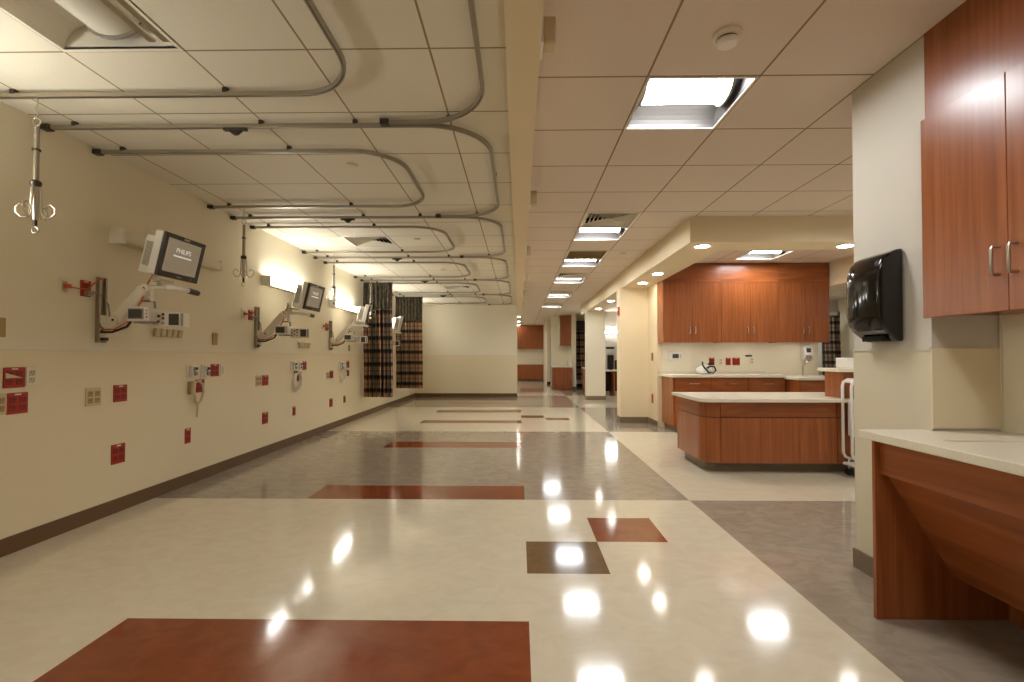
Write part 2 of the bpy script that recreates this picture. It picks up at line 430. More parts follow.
L0 = make_light(lbl[0], M['lens_on']); L0.location = (lit_cells[0][0], lit_cells[0][1], ZC); L0['group'] = lgrp
for i in range(1, 6): dup(L0, (lit_cells[i][0], lit_cells[i][1], ZC), lbl[i], lgrp)
fl = ['lit square ceiling light above and behind the camera in the corridor', 'lit square ceiling light in the nook in front of the tall wall cabinets', 'lit ceiling light over the nurse station behind the pillars',
      'lit ceiling light over the side room right of the nook front', 'lit ceiling light over the side room right of the nook back', 'lit ceiling light behind the pier in front of the nook']
fl += ['added unseen ceiling light behind the ward end wall, nearer one', 'added unseen ceiling light behind the ward end wall, farther one']
for c, l in zip(far_cells + added_end_cells, fl): dup(L0, (c[0], c[1], ZC), l)
Loff = make_light('unlit square recessed ceiling light with grey lens in the ward ceiling near the left wall', M['lens_off'], 'y')
Loff.location = (ward_off[0][0], ward_off[0][1], ZC)
# bright slots in the unlit light's pan
sl = MB()
for x in (0.475, 0.545): sl.box(x, 0.05, 0.004, x + 0.035, T - 0.06, 0.016)
sl.build('slot_reflector', M['steel'], Loff)

# ------------------------------------------------------------------ air diffusers
def make_vent(label, dark=False):
    t = thing('air_vent', label, 'air vent')
    f = MB(); w = 0.035
    f.box(0.003, 0.003, -0.005, T - 0.003, w, 0.01); f.box(0.003, T - w, -0.005, T - 0.003, T - 0.003, 0.01)
    f.box(0.003, w, -0.005, w, T - w, 0.01); f.box(T - w, w, -0.005, T - 0.003, T - w, 0.01)
    f.build('frame', M['white_pl'], t, bevel=0.002)
    MB().box(0.01, 0.01, 0.11, T - 0.01, T - 0.01, 0.12).build('backing', M['grey_pl'], t)
    s_ = MB()
    if dark:
        for i in range(16):
            y = 0.045 + i * 0.034
            s_.quad([(w, y, 0.0), (T - w, y, 0.0), (T - w, y + 0.022, 0.03), (w, y + 0.022, 0.03)])
        s_.build('louvre', M['cream_pl'], t)
    else:
        for i in range(6):
            a = 0.04 + i * 0.043; b = T - a; a2 = a + 0.030; b2 = T - a2
            za, zb = 0.002, 0.035
            s_.quad([(a, a, za), (b, a, za), (b2, a2, zb), (a2, a2, zb)]); s_.quad([(b, a, za), (b, b, za), (b2, b2, zb), (b2, a2, zb)])
            s_.quad([(b, b, za), (a, b, za), (a2, b2, zb), (b2, b2, zb)]); s_.quad([(a, b, za), (a, a, za), (a2, a2, zb), (a2, b2, zb)])
        s_.build('louvre', M['white_pl'], t)
    return t
vl = ['square stepped air diffuser in the corridor ceiling, nearest of its row', 'dark grey slatted return air grille in the corridor ceiling',
      'stepped air diffuser in front of the third light beyond it in the corridor', 'air diffuser in front of the next-to-farthest corridor light',
      'farthest air diffuser in the corridor ceiling, in front of the farthest light']
V0 = make_vent(vl[0]); V0.location = (*vent_cells[0], ZC)
V1 = make_vent(vl[1], True); V1.location = (*vent_cells[1], ZC)
for i in (2, 3, 4): dup(V0, (*vent_cells[i], ZC), vl[i], 'stepped air diffusers along the corridor')
wl = ['shiny stepped air diffuser in the ward ceiling above the second bed light', 'middle air diffuser in the ward ceiling, beyond the first curtain', 'farthest air diffuser in the ward ceiling, close to the end wall']
for c, l in zip(ward_vents, wl): dup(V0, (*c, ZC), l, 'air diffusers in the ward ceiling')

# ------------------------------------------------------------------ downlights in the soffit and far ceiling
def make_down(label, r=0.075):
    t = thing('downlight', label, 'downlight')
    MB().lathe([(r, 0.0), (r + 0.018, 0.0), (r + 0.02, -0.004), (r + 0.002, -0.007), (r - 0.002, -0.004)], (0, 0, 0)).build('trim_ring', M['warmwhite'], t, smooth=True)
    MB().lathe([(r, -0.005), (r * 0.97, -0.009), (0.001, -0.010)], (0, 0, 0)).build('lens', M['down_on'], t, smooth=True)
    return t
dl = [((2.06, 5.38), 'lit round downlight at the left front corner of the nook soffit'), ((3.65, 5.38), 'lit round downlight in the nook soffit beside the pier edge'),
      ((2.075, 7.16), 'lit downlight in the soffit left of the tall wall cabinets'), ((2.085, 8.06), 'lit downlight in the soffit just in front of the near cream pillar'),
      ((2.052, 10.67), 'lit downlight in the soffit just beyond the near pillar'), ((2.06, 12.4), 'lit downlight in the soffit just in front of the far pillar')]
D0 = None
for (x, y), l in dl:
    if D0 is None: D0 = make_down(l); D0.location = (x, y, 2.434); D0['group'] = 'downlights in the nook soffit'
    else: dup(D0, (x, y, 2.434), l, 'downlights in the nook soffit')
for (y, l) in ((18.2, 'nearest of the three tiny lights past the ward end wall'), (20.8, 'middle of the three tiny lights past the ward end wall'), (23.0, 'farthest of the three tiny lights past the ward end wall')):
    dup(D0, (-0.02, y, ZC), l, 'three tiny lights past the ward end wall')

# ------------------------------------------------------------------ small ceiling things
t = thing('smoke_detector', 'round white smoke detector on the corridor ceiling near the largest light', 'smoke detector', (0.985, 2.25, ZC))
MB().lathe([(0.068, 0), (0.068, -0.012), (0.055, -0.02), (0.05, -0.022)], (0, 0, 0)).build('base', M['white_pl'], t, smooth=True)
MB().lathe([(0.046, -0.02), (0.048, -0.03), (0.044, -0.032)], (0, 0, 0)).build('sensor_gap', M['dark_alu'], t, smooth=True)
MB().lathe([(0.050, -0.030), (0.050, -0.042), (0.04, -0.052), (0.001, -0.055)], (0, 0, 0)).build('cover', M['warmwhite'], t, smooth=True)
for (x, y, l) in ((-1.32, 3.75, 'flat round sprinkler cover in the ward ceiling inside the nearest curtain track'), (-1.32, 6.15, 'flat round sprinkler cover in the ward ceiling beside the shiny air diffuser'),
                  (-1.32, 8.3, 'flat round sprinkler cover in the ward ceiling beyond the shiny air diffuser'),
                  (1.54, 7.05, 'flat round sprinkler cover in the corridor ceiling beside the dark grille'), (1.0, 10.6, 'flat round sprinkler cover in the corridor ceiling beyond the third light')):
    tag(MB().lathe([(0.045, 0), (0.045, -0.004), (0.03, -0.008), (0.001, -0.008)], (0, 0, 0)).build('sprinkler_cover', M['cream_pl'], None, smooth=True, loc=(x, y, ZC)), l, 'sprinkler', 'sprinkler covers')
# call-light boxes on the corridor side of the beam
bl = ['nearest small white box on the side of the ceiling beam', 'second small white box along the side of the ceiling beam', 'third small white box along the ceiling beam',
      'fourth small white box along the ceiling beam', 'fifth small white box along the ceiling beam', 'farthest small white box on the ceiling beam']
B0 = thing('call_light', bl[0], 'call light', (0.084, 2.0, 2.555), 0, 'white boxes along the ceiling beam')
MB().box(0, -0.06, -0.072, 0.018, 0.06, 0.072).build('back_plate', M['warmwhite'], B0, bevel=0.003)
MB().box(0.018, -0.035, -0.06, 0.07, 0.035, 0.055).build('lens_box', M['cream_pl'], B0, bevel=0.006)
for i, y in enumerate((4.1, 6.15, 8.2, 10.3, 12.4)): dup(B0, (0.084, y, 2.555), bl[i + 1])

# ------------------------------------------------------------------ curtain tracks
TZ = 2.668
def arc(cx, cy, r, a0, a1, n=12): return [(cx + r * math.cos(a0 + (a1 - a0) * i / n), cy + r * math.sin(a0 + (a1 - a0) * i / n), TZ) for i in range(n + 1)]
def track_thing(name_label, pts, clips, caps):
    t = thing('curtain_track', name_label, 'curtain track', (0, 0, 0), 0, 'curtain tracks under the ward ceiling')
    MB().strip(pts, 0.012, 0.024).build('rail', M['alu'], t)
    for (x, y) in clips:
        MB().box(x - 0.015, y - 0.013, TZ + 0.018, x + 0.015, y + 0.013, ZC).build('hanger_clip', M['dark_alu'], t, bevel=0.003)
    for (x, y) in caps:
        MB().box(x, y - 0.024, TZ - 0.006, x + 0.055, y + 0.024, TZ + 0.03).build('end_bracket', M['dark_alu'], t, bevel=0.004)
    return t
YC = [1.02, 3.035, 5.06, 7.13, 9.27, 11.5, 13.7]
D = 0.375
names = ['nearest', 'first full', 'second', 'third', 'fourth', 'farthest']
gridx = [LX - k * T for k in range(5)]
for k in range(6):
    a, b = YC[k], YC[k + 1]
    # outer loop: from the wall along the shared line, round to the beam side and back
    r = 0.42; xo = -0.2
    pts = [(XL + 0.02, a, TZ), (xo - r, a, TZ)] + arc(xo - r, a + r, r, -PI / 2, 0) + arc(xo - r, b - r - 0.035, r, 0, PI / 2) + [(-0.86, b - 0.035, TZ)]
    track_thing('outer cubicle curtain track reaching the beam, %s bay of the ward' % names[k], pts,
                [(gridx[i], a) for i in (1, 2, 4)] + [(gridx[0], b - 0.045), (xo, a + 0.9)], [(XL, a), (-0.88, b - 0.035)])
    xi = -0.88; r = 0.36; ya, yb = a + D, b - D
    pts = [(XL + 0.02, ya, TZ), (xi - r, ya, TZ)] + arc(xi - r, ya + r, r, -PI / 2, 0) + arc(xi - r, yb - r, r, 0, PI / 2) + [(XL + 0.02, yb, TZ)]
    track_thing('inner U shaped curtain track around the bed place, %s bay of the ward' % names[k], pts,
                [(gridx[2], ya), (gridx[4], ya), (gridx[2], yb), (gridx[4], yb)], [(XL, ya), (XL, yb)])
# track carriers on the shared lines
cl = ['nearest small dark three-pointed carrier under a ward curtain track', 'second small dark carrier under a ward curtain track', 'third small dark carrier under a ward curtain track', 'fourth small dark carrier under a ward curtain track', 'farthest small dark carrier under a ward curtain track']
for k in range(5):
    y = YC[k + 1]
    m = MB().box(-0.075, -0.014, -0.018, 0.075, 0.014, -0.001).prism([(-0.045, -0.018), (0.045, -0.018), (0.012, -0.045), (-0.012, -0.045)], 'y', -0.012, 0.012)
    tag(m.build('track_carrier', M['dark_alu'], None, bevel=0.003, loc=(-1.83, y, TZ)), cl[k], 'track carrier', 'carriers under the curtain tracks')

# ------------------------------------------------------------------ drip hangers
def make_hanger(label):
    t = thing('drip_hanger', label, 'drip hanger')
    MB().tube([(0, 0, 0.0), (0.004, 0, -0.03), (-0.008, 0, -0.06), (0.006, 0, -0.09), (0, 0, -0.118)], 0.004).build('hook', M['steel'], t, smooth=True)
    MB().tube([(0.022 * math.cos(a), 0, -0.138 + 0.022 * math.sin(a)) for a in [2 * PI * i / 16 for i in range(16)]], 0.004, closed=True).build('ring', M['steel'], t, smooth=True)
    MB().cyl((0, 0, -0.17), (0, 0, -0.50), 0.0135, 16).build('tube', M['alu'], t, smooth=True)
    MB().cyl((0, 0, -0.295), (0, 0, -0.305), 0.02).build('collar', M['dark_alu'], t, smooth=True)
    MB().lathe([(0.02, -0.475), (0.027, -0.485), (0.025, -0.50), (0.018, -0.515)], (0, 0, 0)).build('clamp', M['dark_alu'], t, smooth=True)
    MB().cyl((0, 0, -0.50), (0, 0, -0.70), 0.020, 16, 0.014).build('lower_tube', M['steel'], t, smooth=True)
    for k in range(4):
        a = k * PI / 2 + 0.25; ca, sa = math.cos(a), math.sin(a)
        prof = [(0.022, -0.51), (0.026, -0.58), (0.03, -0.66), (0.045, -0.685), (0.07, -0.685), (0.092, -0.66), (0.092, -0.63), (0.072, -0.61), (0.054, -0.62), (0.05, -0.635)]
        MB().tube([(r * ca, r * sa, z) for r, z in prof], 0.0045, 8).build('bag_hook', M['steel'], t, smooth=True)
    MB().cyl((0, 0, -0.70), (0, 0, -0.735), 0.009).build('stem', M['dark_alu'], t)
    MB().tube([(0.018 * math.cos(a), 0, -0.757 + 0.018 * math.sin(a)) for a in [2 * PI * i / 14 for i in range(14)]], 0.0045, closed=True).build('bottom_ring', M['steel'], t, smooth=True)
    return t
H0 = make_hanger('nearest steel drip hanger with four curled hooks, by the unlit bed light')
H0.location = (-2.745, YC[1] - D, TZ); H0['group'] = 'drip hangers on the ward tracks'
for x, y, l in ((-2.73, YC[2] - D, 'steel drip hanger between the nearest and second patient monitors'), (-2.64, YC[3] - D, 'steel drip hanger in front of the third bed light'), (-2.78, YC[4] - D, 'farthest drip hanger, hanging in front of the nearer curtain')):
    dup(H0, (x, y, TZ), l)

# ------------------------------------------------------------------ bed lights on the left wall
def make_bedlight(label, on, tube='tube_on'):
    t = thing('bed_light', label, 'wall light')
    Lg = 1.22
    MB().box(0, 0.012, -0.054, 0.055, Lg - 0.012, 0.054).build('back_box', M['white_pl'], t)
    MB().prism([(0.055, -0.045), (0.088, -0.045), (0.1, -0.03), (0.104, 0.0), (0.1, 0.03), (0.088, 0.045), (0.055, 0.045)], 'y', 0.03, Lg - 0.03).build('diffuser', M[tube] if on else M['white_pl'], t, smooth=True)
    for a, b in ((0, 0.03), (Lg - 0.03, Lg)):
        MB().box(0, a, -0.058, 0.112, b, 0.058).build('end_cap', M['warmwhite'], t, bevel=0.004)
    MB().box(0.03, 0.03, -0.058, 0.1, Lg - 0.03, -0.049).build('bottom_rail', M['cream_pl'], t)
    return t
bz = 2.105
b_off = make_bedlight('long white unlit bed light on the left wall behind the nearest monitor', False); b_off.location = (XL, 3.54, bz)
b_on = make_bedlight('bright lit bed light on the left wall behind the second monitor', True); b_on.location = (XL, 5.66, bz)
dup(b_on, (XL, 7.70, 2.06), 'bright lit bed light on the left wall before the nearer curtain', 'lit bed lights')
dup(b_on, (XL, 9.95, 2.06), 'lit bed light on the left wall seen between the two curtains', 'lit bed lights')
dup(b_on, (XL, 12.15, 2.06), 'lit bed light on the left wall behind the farther curtain', 'lit bed lights')
bd = make_bedlight('dimly lit bed light on the left wall beside the camera, out of view', True, 'tube_dim'); bd.location = (XL, 1.22, bz)

# ------------------------------------------------------------------ patient monitors, their arms and modules
def text_mesh(s, size):
    c = bpy.data.curves.new('lettering', 'FONT'); c.body = s; c.size = size; c.extrude = 0.0006; c.align_x = 'CENTER'; c.align_y = 'CENTER'
    o = bpy.data.objects.new('tmp', c); col.objects.link(o)
    bpy.context.view_layer.update()
    me = bpy.data.meshes.new_from_object(o.evaluated_get(bpy.context.evaluated_depsgraph_get()))
    bpy.data.objects.remove(o); bpy.data.curves.remove(c)
    return me

def make_monitor(label):
    # local: screen faces +x, y to the right as seen... width along y, z up; origin at the centre of the front
    t = thing('patient_monitor', label, 'monitor')
    W, Hh = 0.43, 0.325
    tilt = Matrix.Rotation(math.radians(13), 4, 'Y')
    def p(mb, n, m, par=t, **k): return mb.build(n, m, par, mtx=tilt, **k)
    p(MB().box(-0.085, -W / 2, -Hh / 2, -0.02, W / 2, Hh / 2), 'casing', M['warmwhite'], bevel=0.012, seg=3)
    p(MB().box(-0.17, -W / 2 + 0.03, -Hh / 2 - 0.005, -0.083, W / 2 - 0.05, Hh / 2 - 0.045), 'rear_housing', M['white_pl'], bevel=0.012, seg=3)
    v = MB()
    for i in range(7): v.box(-0.15 + i * 0.009, -W / 2 + 0.027, -0.11, -0.147 + i * 0.009, -W / 2 + 0.031, 0.07)
    p(v, 'vent_slots', M['grey_pl'])
    b = MB(); q = 0.032
    b.box(-0.022, -W / 2, -Hh / 2, 0, W / 2, -Hh / 2 + q + 0.012); b.box(-0.022, -W / 2, Hh / 2 - q, 0, W / 2, Hh / 2)
    b.box(-0.022, -W / 2, -Hh / 2 + q + 0.012, 0, -W / 2 + q, Hh / 2 - q); b.box(-0.022, W / 2 - q, -Hh / 2 + q + 0.012, 0, W / 2, Hh / 2 - q)
    bz_ = p(b, 'bezel', M['bezel'])
    p(MB().box(-0.02, -W / 2 + q, -Hh / 2 + q + 0.012, -0.006, W / 2 - q, Hh / 2 - q), 'screen', M['screen'])
    for s_, size, z, mm in (('PHILIPS', 0.05, 0.052, 'screen_txt'),):
        me = text_mesh(s_, size); R = Matrix(((0, 0, 1, 0), (1, 0, 0, 0), (0, 1, 0, 0), (0, 0, 0, 1)))
        me.transform(Matrix.Translation((-0.0045, 0.0, z)) @ R); me.transform(tilt)
        me.materials.append(M[mm]); o = bpy.data.objects.new('screen_writing', me); col.objects.link(o); o.parent = t
    p(MB().box(-0.0065, -0.095, 0.004, -0.004, 0.095, 0.016), 'screen_bar', M['screen_txt'])
    p(MB().box(-0.002, -0.03, Hh / 2 - 0.021, 0.0015, 0.03, Hh / 2 - 0.009), 'badge', M['steel'])
    p(MB().box(-0.002, 0.12, -Hh / 2 + 0.015, 0.003, 0.14, -Hh / 2 + 0.026), 'power_button', M['orange'])
    p(MB().box(-0.002, -0.02, -Hh / 2 + 0.014, 0.002, 0.025, -Hh / 2 + 0.024), 'lower_badge', M['grey_pl'])
    return t

def make_arm(label):
    # local origin on the wall at the channel, z = world
    t = thing('equipment_mount', label, 'monitor mount')
    c = MB(); c.box(0, -0.035, 1.295, 0.012, 0.035, 1.775); c.box(0.012, -0.035, 1.295, 0.03, -0.022, 1.775); c.box(0.012, 0.022, 1.295, 0.03, 0.035, 1.775)
    c.build('wall_channel', M['alu'], t, bevel=0.002)
    MB().prism([(0.02, 1.33), (0.06, 1.335), (0.15, 1.42), (0.15, 1.47), (0.02, 1.50)], 'y', -0.03, 0.03).build('wall_bracket', M['white_pl'], t, bevel=0.006)
    MB().cyl((0.135, 0, 1.40), (0.135, 0, 1.50), 0.035, 20).build('lower_pivot', M['white_pl'], t, smooth=True)
    # parallelogram spring arm
    d = Vector((0.20, 0.03, 0.235)); n = Vector((-0.235, 0, 0.20)).normalized() * 0.042
    a = Vector((0.135, 0, 1.46)); b = a + d
    m = MB()
    pts = [(a - n * 1.1).xz, (b - n).xz, (b + n * .8).xz, (a + n).xz]
    for off in (0,): m.prism([tuple(q) for q in pts], 'y', -0.032, 0.032)
    m.build('spring_arm', M['white_pl'], t, bevel=0.016, seg=3)
    for P_ in (a, b): MB().cyl(P_ + Vector((0, -0.04, 0)), P_ + Vector((0, 0.04, 0)), 0.034, 18).build('pivot_cover', M['white_pl'], t, smooth=True)
    for P_ in (a, b): MB().cyl(P_ + Vector((0, -0.043, 0)), P_ + Vector((0, -0.039, 0)), 0.009, 12).build('pivot_bolt', M['dark_alu'], t)
    MB().cyl((0.372, 0.03, 1.60), (0.372, 0.03, 1.82), 0.017).build('post', M['white_pl'], t, smooth=True)
    m = MB(); m.box(0.33, 0.0, 1.69, 0.50, 0.055, 1.715); m.box(0.34, 0.01, 1.72, 0.42, 0.05, 1.75)
    m.build('yoke', M['white_pl'], t, bevel=0.006)
    MB().box(0.40, -0.03, 1.75, 0.47, 0.12, 1.765).build('tilt_plate', M['steel'], t, bevel=0.003)
    MB().tube([(0.48, 0.02, 1.705), (0.54, 0.02, 1.700), (0.58, 0.05, 1.695), (0.59, 0.12, 1.69)], 0.019, 12).build('handle', M['warmwhite'], t, smooth=True)
    MB().tube([(0.59, 0.10, 1.69), (0.59, 0.15, 1.688), (0.585, 0.21, 1.686)], 0.022, 12).build('grip', M['black_pl'], t, smooth=True)
    # cables
    MB().tube([(0.03, -0.005, 1.40), (0.06, -0.05, 1.37), (0.15, -0.06, 1.37), (0.24, -0.04, 1.41), (0.29, -0.02, 1.50)], 0.009, 8).build('cable', M['black_pl'], t, smooth=True)
    MB().tube([(0.03, 0.0, 1.42), (0.07, -0.05, 1.39), (0.16, -0.055, 1.39), (0.26, -0.045, 1.45), (0.33, -0.02, 1.60), (0.35, 0.0, 1.72), (0.38, 0.02, 1.80)], 0.0055, 8).build('orange_cable', M['orange'], t, smooth=True)
    MB().tube([(0.01, -0.09, 1.66), (0.03, -0.03, 1.65), (0.04, 0.03, 1.58), (0.05, 0.03, 1.50), (0.03, -0.03, 1.43), (0.05, -0.04, 1.40)], 0.006, 8).build('power_cable', M['grey_pl'], t, smooth=True)
    for z in (1.31, 1.40, 1.44): MB().box(0.03, -0.02, z, 0.05, 0.025, z + 0.022).build('cable_clip', M['black_pl'], t)
    return t

def make_module(label):
    # small bedside module; screen faces the camera side (-y) and the bed (+x); local origin centre bottom
    t = thing('monitor_module', label, 'monitor module')
    MB().box(-0.10, -0.075, 0, 0.08, 0.075, 0.105).build('casing', M['warmwhite'], t, bevel=0.012, seg=3)
    MB().box(-0.088, -0.079, 0.015, 0.045, -0.072, 0.092).build('bezel', M['grey_pl'], t, bevel=0.003)
    MB().box(-0.078, -0.082, 0.022, 0.03, -0.078, 0.084).build('screen', M['lcd'], t)
    for i in range(3): MB().cyl((0.07, -0.079, 0.03 + i * 0.024), (0.07, -0.072, 0.03 + i * 0.024), 0.007, 10).build('button', [M['orange'], M['grey_pl'], M['grey_pl']][i], t)
    MB().tube([(-0.085, 0, 0.10), (-0.08, 0, 0.145), (-0.06, 0, 0.155), (0.06, 0, 0.155), (0.08, 0, 0.145), (0.085, 0, 0.10)], 0.010, 10).build('carry_handle', M['grey_pl'], t, smooth=True)
    MB().box(-0.06, -0.05, -0.014, 0.09, 0.06, 0.0).build('tray', M['grey_pl'], t, bevel=0.003)
    return t
def make_rack(label):
    t = thing('module_rack', label, 'module rack')   # plug-in rack; faces -y
    MB().box(-0.13, -0.07, 0, 0.13, 0.07, 0.115).build('casing', M['white_pl'], t, bevel=0.008)
    pl = MB()
    MB().box(0.01, -0.074, 0.015, 0.09, -0.069, 0.10).build('display', M['lcd'], t)
    MB().box(0.105, -0.074, 0.01, 0.125, -0.069, 0.105).build('side_grip', M['grey_pl'], t)
    for i, (x, z) in enumerate(((-0.105, 0.03), (-0.105, 0.06), (-0.105, 0.09), (-0.07, 0.04), (-0.07, 0.08), (-0.035, 0.03), (-0.035, 0.065), (-0.035, 0.095))):
        MB().cyl((x, -0.076, z), (x, -0.069, z), 0.010, 12).build('socket', [M['red_dk'], M['black_pl'], M['grey_pl']][i % 3], t)
    return t

ord_ = ['nearest', 'second', 'third', 'farthest']
chY = [3.47, 5.56, 7.75, 9.95]
mon = [(-2.58, 3.62, 1.94, 0.0), (-2.55, 5.93, 1.925, -0.02), (-2.60, 8.22, 1.90, 0.30), (-2.58, 10.35, 1.88, 0.5)]
A0 = Mn0 = Md0 = Rk0 = None
where = ['near the unlit bed light', 'in front of the first lit bed light', 'just before the nearer curtain', 'between the two curtains']
for i in range(4):
    la = '%s white jointed wall mount, %s' % (ord_[i], where[i])
    lm = '%s patient monitor with grey screen, %s' % (ord_[i], where[i])
    ld = '%s small white bedside module, %s' % (ord_[i], where[i])
    lr = '%s white plug-in rack, %s' % (ord_[i], where[i])
    if i == 0:
        A0 = make_arm(la); A0['group'] = 'monitor arms on the left wall'; A0.location = (XL, chY[0], 0)
        Mn0 = make_monitor(lm); Mn0['group'] = 'patient monitors'; Mn0.location = mon[0][:3]; Mn0.rotation_euler = (0, 0, mon[0][3])
        Md0 = make_module(ld); Md0.scale = (0.8, 1, 1); Md0['group'] = 'bedside modules'; Md0.location = (-2.765, 3.49, 1.45)
        Rk0 = make_rack(lr); Rk0.scale = (0.8, 1, 1); Rk0['group'] = 'plug-in racks'; Rk0.location = (-2.665, 3.615, 1.415)
        Md0.rotation_euler = (0, 0, 0.12); Rk0.rotation_euler = (0, 0, 0.35)
    else:
        dup(A0, (XL, chY[i], 0), la)
        dup(Mn0, mon[i][:3], lm, rz=mon[i][3])
        dup(Md0, (-2.765, chY[i] + 0.03, 1.45), ld, rz=0.1)
        dup(Rk0, (-2.63, chY[i] + 0.16, 1.415), lr, rz=0.25)

# ------------------------------------------------------------------ plates and devices on walls (local: wall plane x = 0, facing +x)
def plate(kind, label, loc, rz=0.0, group=None, w=None, h=None):
    red = kind.startswith('red')
    n = {'red4': 2, 'red2': 1, 'redtall': 1, 'duplex': 1, 'quad': 2, 'switch': 1, 'blank': 1, 'brown': 1}[kind]
    w = w or (0.125 if n == 2 else 0.075); h = h or 0.125
    nm = 'light_switch' if kind in ('switch', 'brown') else ('wall_plate' if kind == 'blank' else 'power_outlet')
    cat = {'light_switch': 'switch', 'wall_plate': 'wall plate', 'power_outlet': 'outlet'}[nm]
    t = thing(nm, label, cat, loc, rz, group)
    mat = M['red_pl'] if red else (M['brass'] if kind == 'brown' else (M['tan_pl'] if kind in ('blank',) else (M['cream_pl'] if kind == 'quad' else M['white_pl'])))
    MB().box(0, -w / 2, -h / 2, 0.008, w / 2, h / 2).build('cover_plate', mat, t, bevel=0.003)
    if kind == 'blank': return t
    if kind in ('switch', 'brown'):
        MB().box(0.008, -w * .18, -h * .28, 0.013, w * .18, h * .28).build('rocker', M['cream_pl'] if kind == 'switch' else M['brass'], t, bevel=0.002)
        return t
    rm = M['red_dk'] if red else (M['tan_pl'] if kind == 'quad' else M['cream_pl'])
    for c in range(n):
        y = 0 if n == 1 else (-w * .235 + c * w * .47)
        for z in (-h * .21, h * .17):
            r = MB().box(0.008, y - w * (.17 if n == 2 else .3), z - h * .15, 0.0115, y + w * (.17 if n == 2 else .3), z + h * .15).build('receptacle', rm, t, bevel=0.003)
            s_ = MB()
            for dy in (-0.007, 0.007): s_.box(0.0115, y + dy - 0.0016, z - 0.002, 0.0121, y + dy + 0.0016, z + 0.010)
            s_.box(0.0115, y - 0.0025, z - 0.013, 0.0121, y + 0.0025, z - 0.008)
            s_.build('slots', M['gap'], r)
    if red: MB().box(0.008, -0.018, h * .385, 0.0095, 0.018, h * .45).build('tag', M['white_pl'], t)
    return t
def device(label, loc, w, h, d, rz=0.0, group=None, knob=True):
    t = thing('gas_outlet', label, 'medical outlet', loc, rz, group)
    MB().box(0, -w / 2, -h / 2, 0.01, w / 2, h / 2).build('back_plate', M['white_pl'], t, bevel=0.003)
    MB().box(0.01, -w * .3, -h * .42, d, w * .36, h * .42).build('body', M['warmwhite'], t, bevel=0.006)
    MB().cyl((d, w * .1, h * .18), (d + 0.008, w * .1, h * .18), 0.014, 14).build('knob', M['dark_alu'], t, smooth=True)
    MB().cyl((d, -w * .02, -h * .2), (d + 0.012, -w * .02, -h * .2), 0.02, 16).build('socket_ring', M['grey_pl'], t, smooth=True)
    MB().box(d, -w * .25, -h * .05, d + 0.002, w * .0, h * .3).build('marking', M['grey_pl'], t)
    return t
P = lambda y, z: (XL + 0.005, y, z)
plate('red4', 'red outlet plate at the left edge with a pale triangular card on it', P(2.875, 1.065))
tag(MB().prism([(-0.06, 0.02), (-0.06, -0.012), (0.035, -0.012)], 'x', 0.013, 0.019).build('outlet_card', M['cream_pl'], None, loc=P(2.875, 1.075)), 'pale triangular card stuck on the upper red outlet plate at the left edge', 'card')
plate('duplex', 'white outlet plate right of the upper red plate at the left edge', P(2.978, 1.07), w=0.066, h=0.118)
plate('red4', 'red four-socket outlet plate at the left edge, directly under another red plate', P(2.895, 0.907), h=0.13)
plate('quad', 'cream outlet plate cut by the left edge of the photo, beside a red plate', P(2.77, 0.91))
plate('quad', 'cream four-socket plate left of a red plate below the nearest monitor', P(3.42, 0.903), h=0.13)
plate('red4', 'red outlet plate below the nearest monitor, upper of the two there', P(3.654, 0.91), h=0.13)
plate('red4', 'red outlet plate low on the wall below the nearest monitor', P(3.642, 0.447), h=0.15)
plate('red2', 'red outlet plate low at the left edge of the photo', P(2.75, 0.467))
plate('blank', 'small tan plate high on the left wall at the left edge of the photo', (XL, 2.79, 1.368), h=0.115, w=0.07)
device('nearest white medical gas outlet box with a dark knob, above the handset', P(4.45, 1.058), 0.12, 0.121, 0.045)
device('slimmer white box with blue marks, right of the gas outlet above the handset', P(4.64, 1.053), 0.10, 0.126, 0.04)
plate('red4', 'red plate right of the two white boxes above the nearest handset', P(4.80, 1.055))
plate('switch', 'white switch right of the red plate above the nearest handset', P(4.92, 1.053), w=0.06)
plate('red4', 'red plate partly behind the cord of the nearest handset', P(4.575, 0.91))
plate('red2', 'single red outlet plate low on the wall under the nearest handset', P(4.414, 0.456), h=0.138)
plate('blank', 'small tan plate above the wall rail between the first two monitors', (XL, 4.804, 1.37), h=0.12, w=0.08)
plate('quad', 'cream plate left of a red plate below the second monitor', P(5.62, 0.905), h=0.13)
plate('red4', 'red plate beside a cream one below the second monitor', P(5.766, 0.904), w=0.135)
plate('red4', 'red plate low on the wall below the second monitor', P(5.77, 0.447), h=0.14)
device('white gas outlet box above the second coiled hose', P(6.475, 1.07), 0.14, 0.126, 0.045)
device('slim white box beside the gas outlet above the second coiled hose', P(6.657, 1.066), 0.11, 0.126, 0.04)
plate('red4', 'red plate right of the white boxes above the second coiled hose', P(6.82, 1.063))
plate('red4', 'red plate partly behind the second coiled hose', P(6.665, 0.912))
plate('red2', 'single red plate low on the wall under the second coiled hose', P(6.518, 0.448))
plate('quad', 'cream plate left of a red plate below the third monitor', P(7.675, 0.89), w=0.12, h=0.11)
plate('red4', 'red plate beside a cream one below the third monitor', P(7.818, 0.90), w=0.135)
plate('red4', 'red plate low on the wall below the third monitor', P(7.805, 0.437), h=0.14)
device('white gas outlet box before the nearer curtain', P(8.19, 1.045), 0.15, 0.13, 0.045)
device('slim white box before the nearer curtain, beside a red plate', P(8.40, 1.05), 0.11, 0.126, 0.04)
plate('red4', 'upper of two red plates just before the nearer curtain', P(8.557, 1.052), w=0.14)
plate('red4', 'lower of two red plates just before the nearer curtain', P(8.557, 0.895), w=0.14, h=0.115)
plate('red2', 'single red plate low on the wall before the nearer curtain', P(8.41, 0.44), w=0.09)
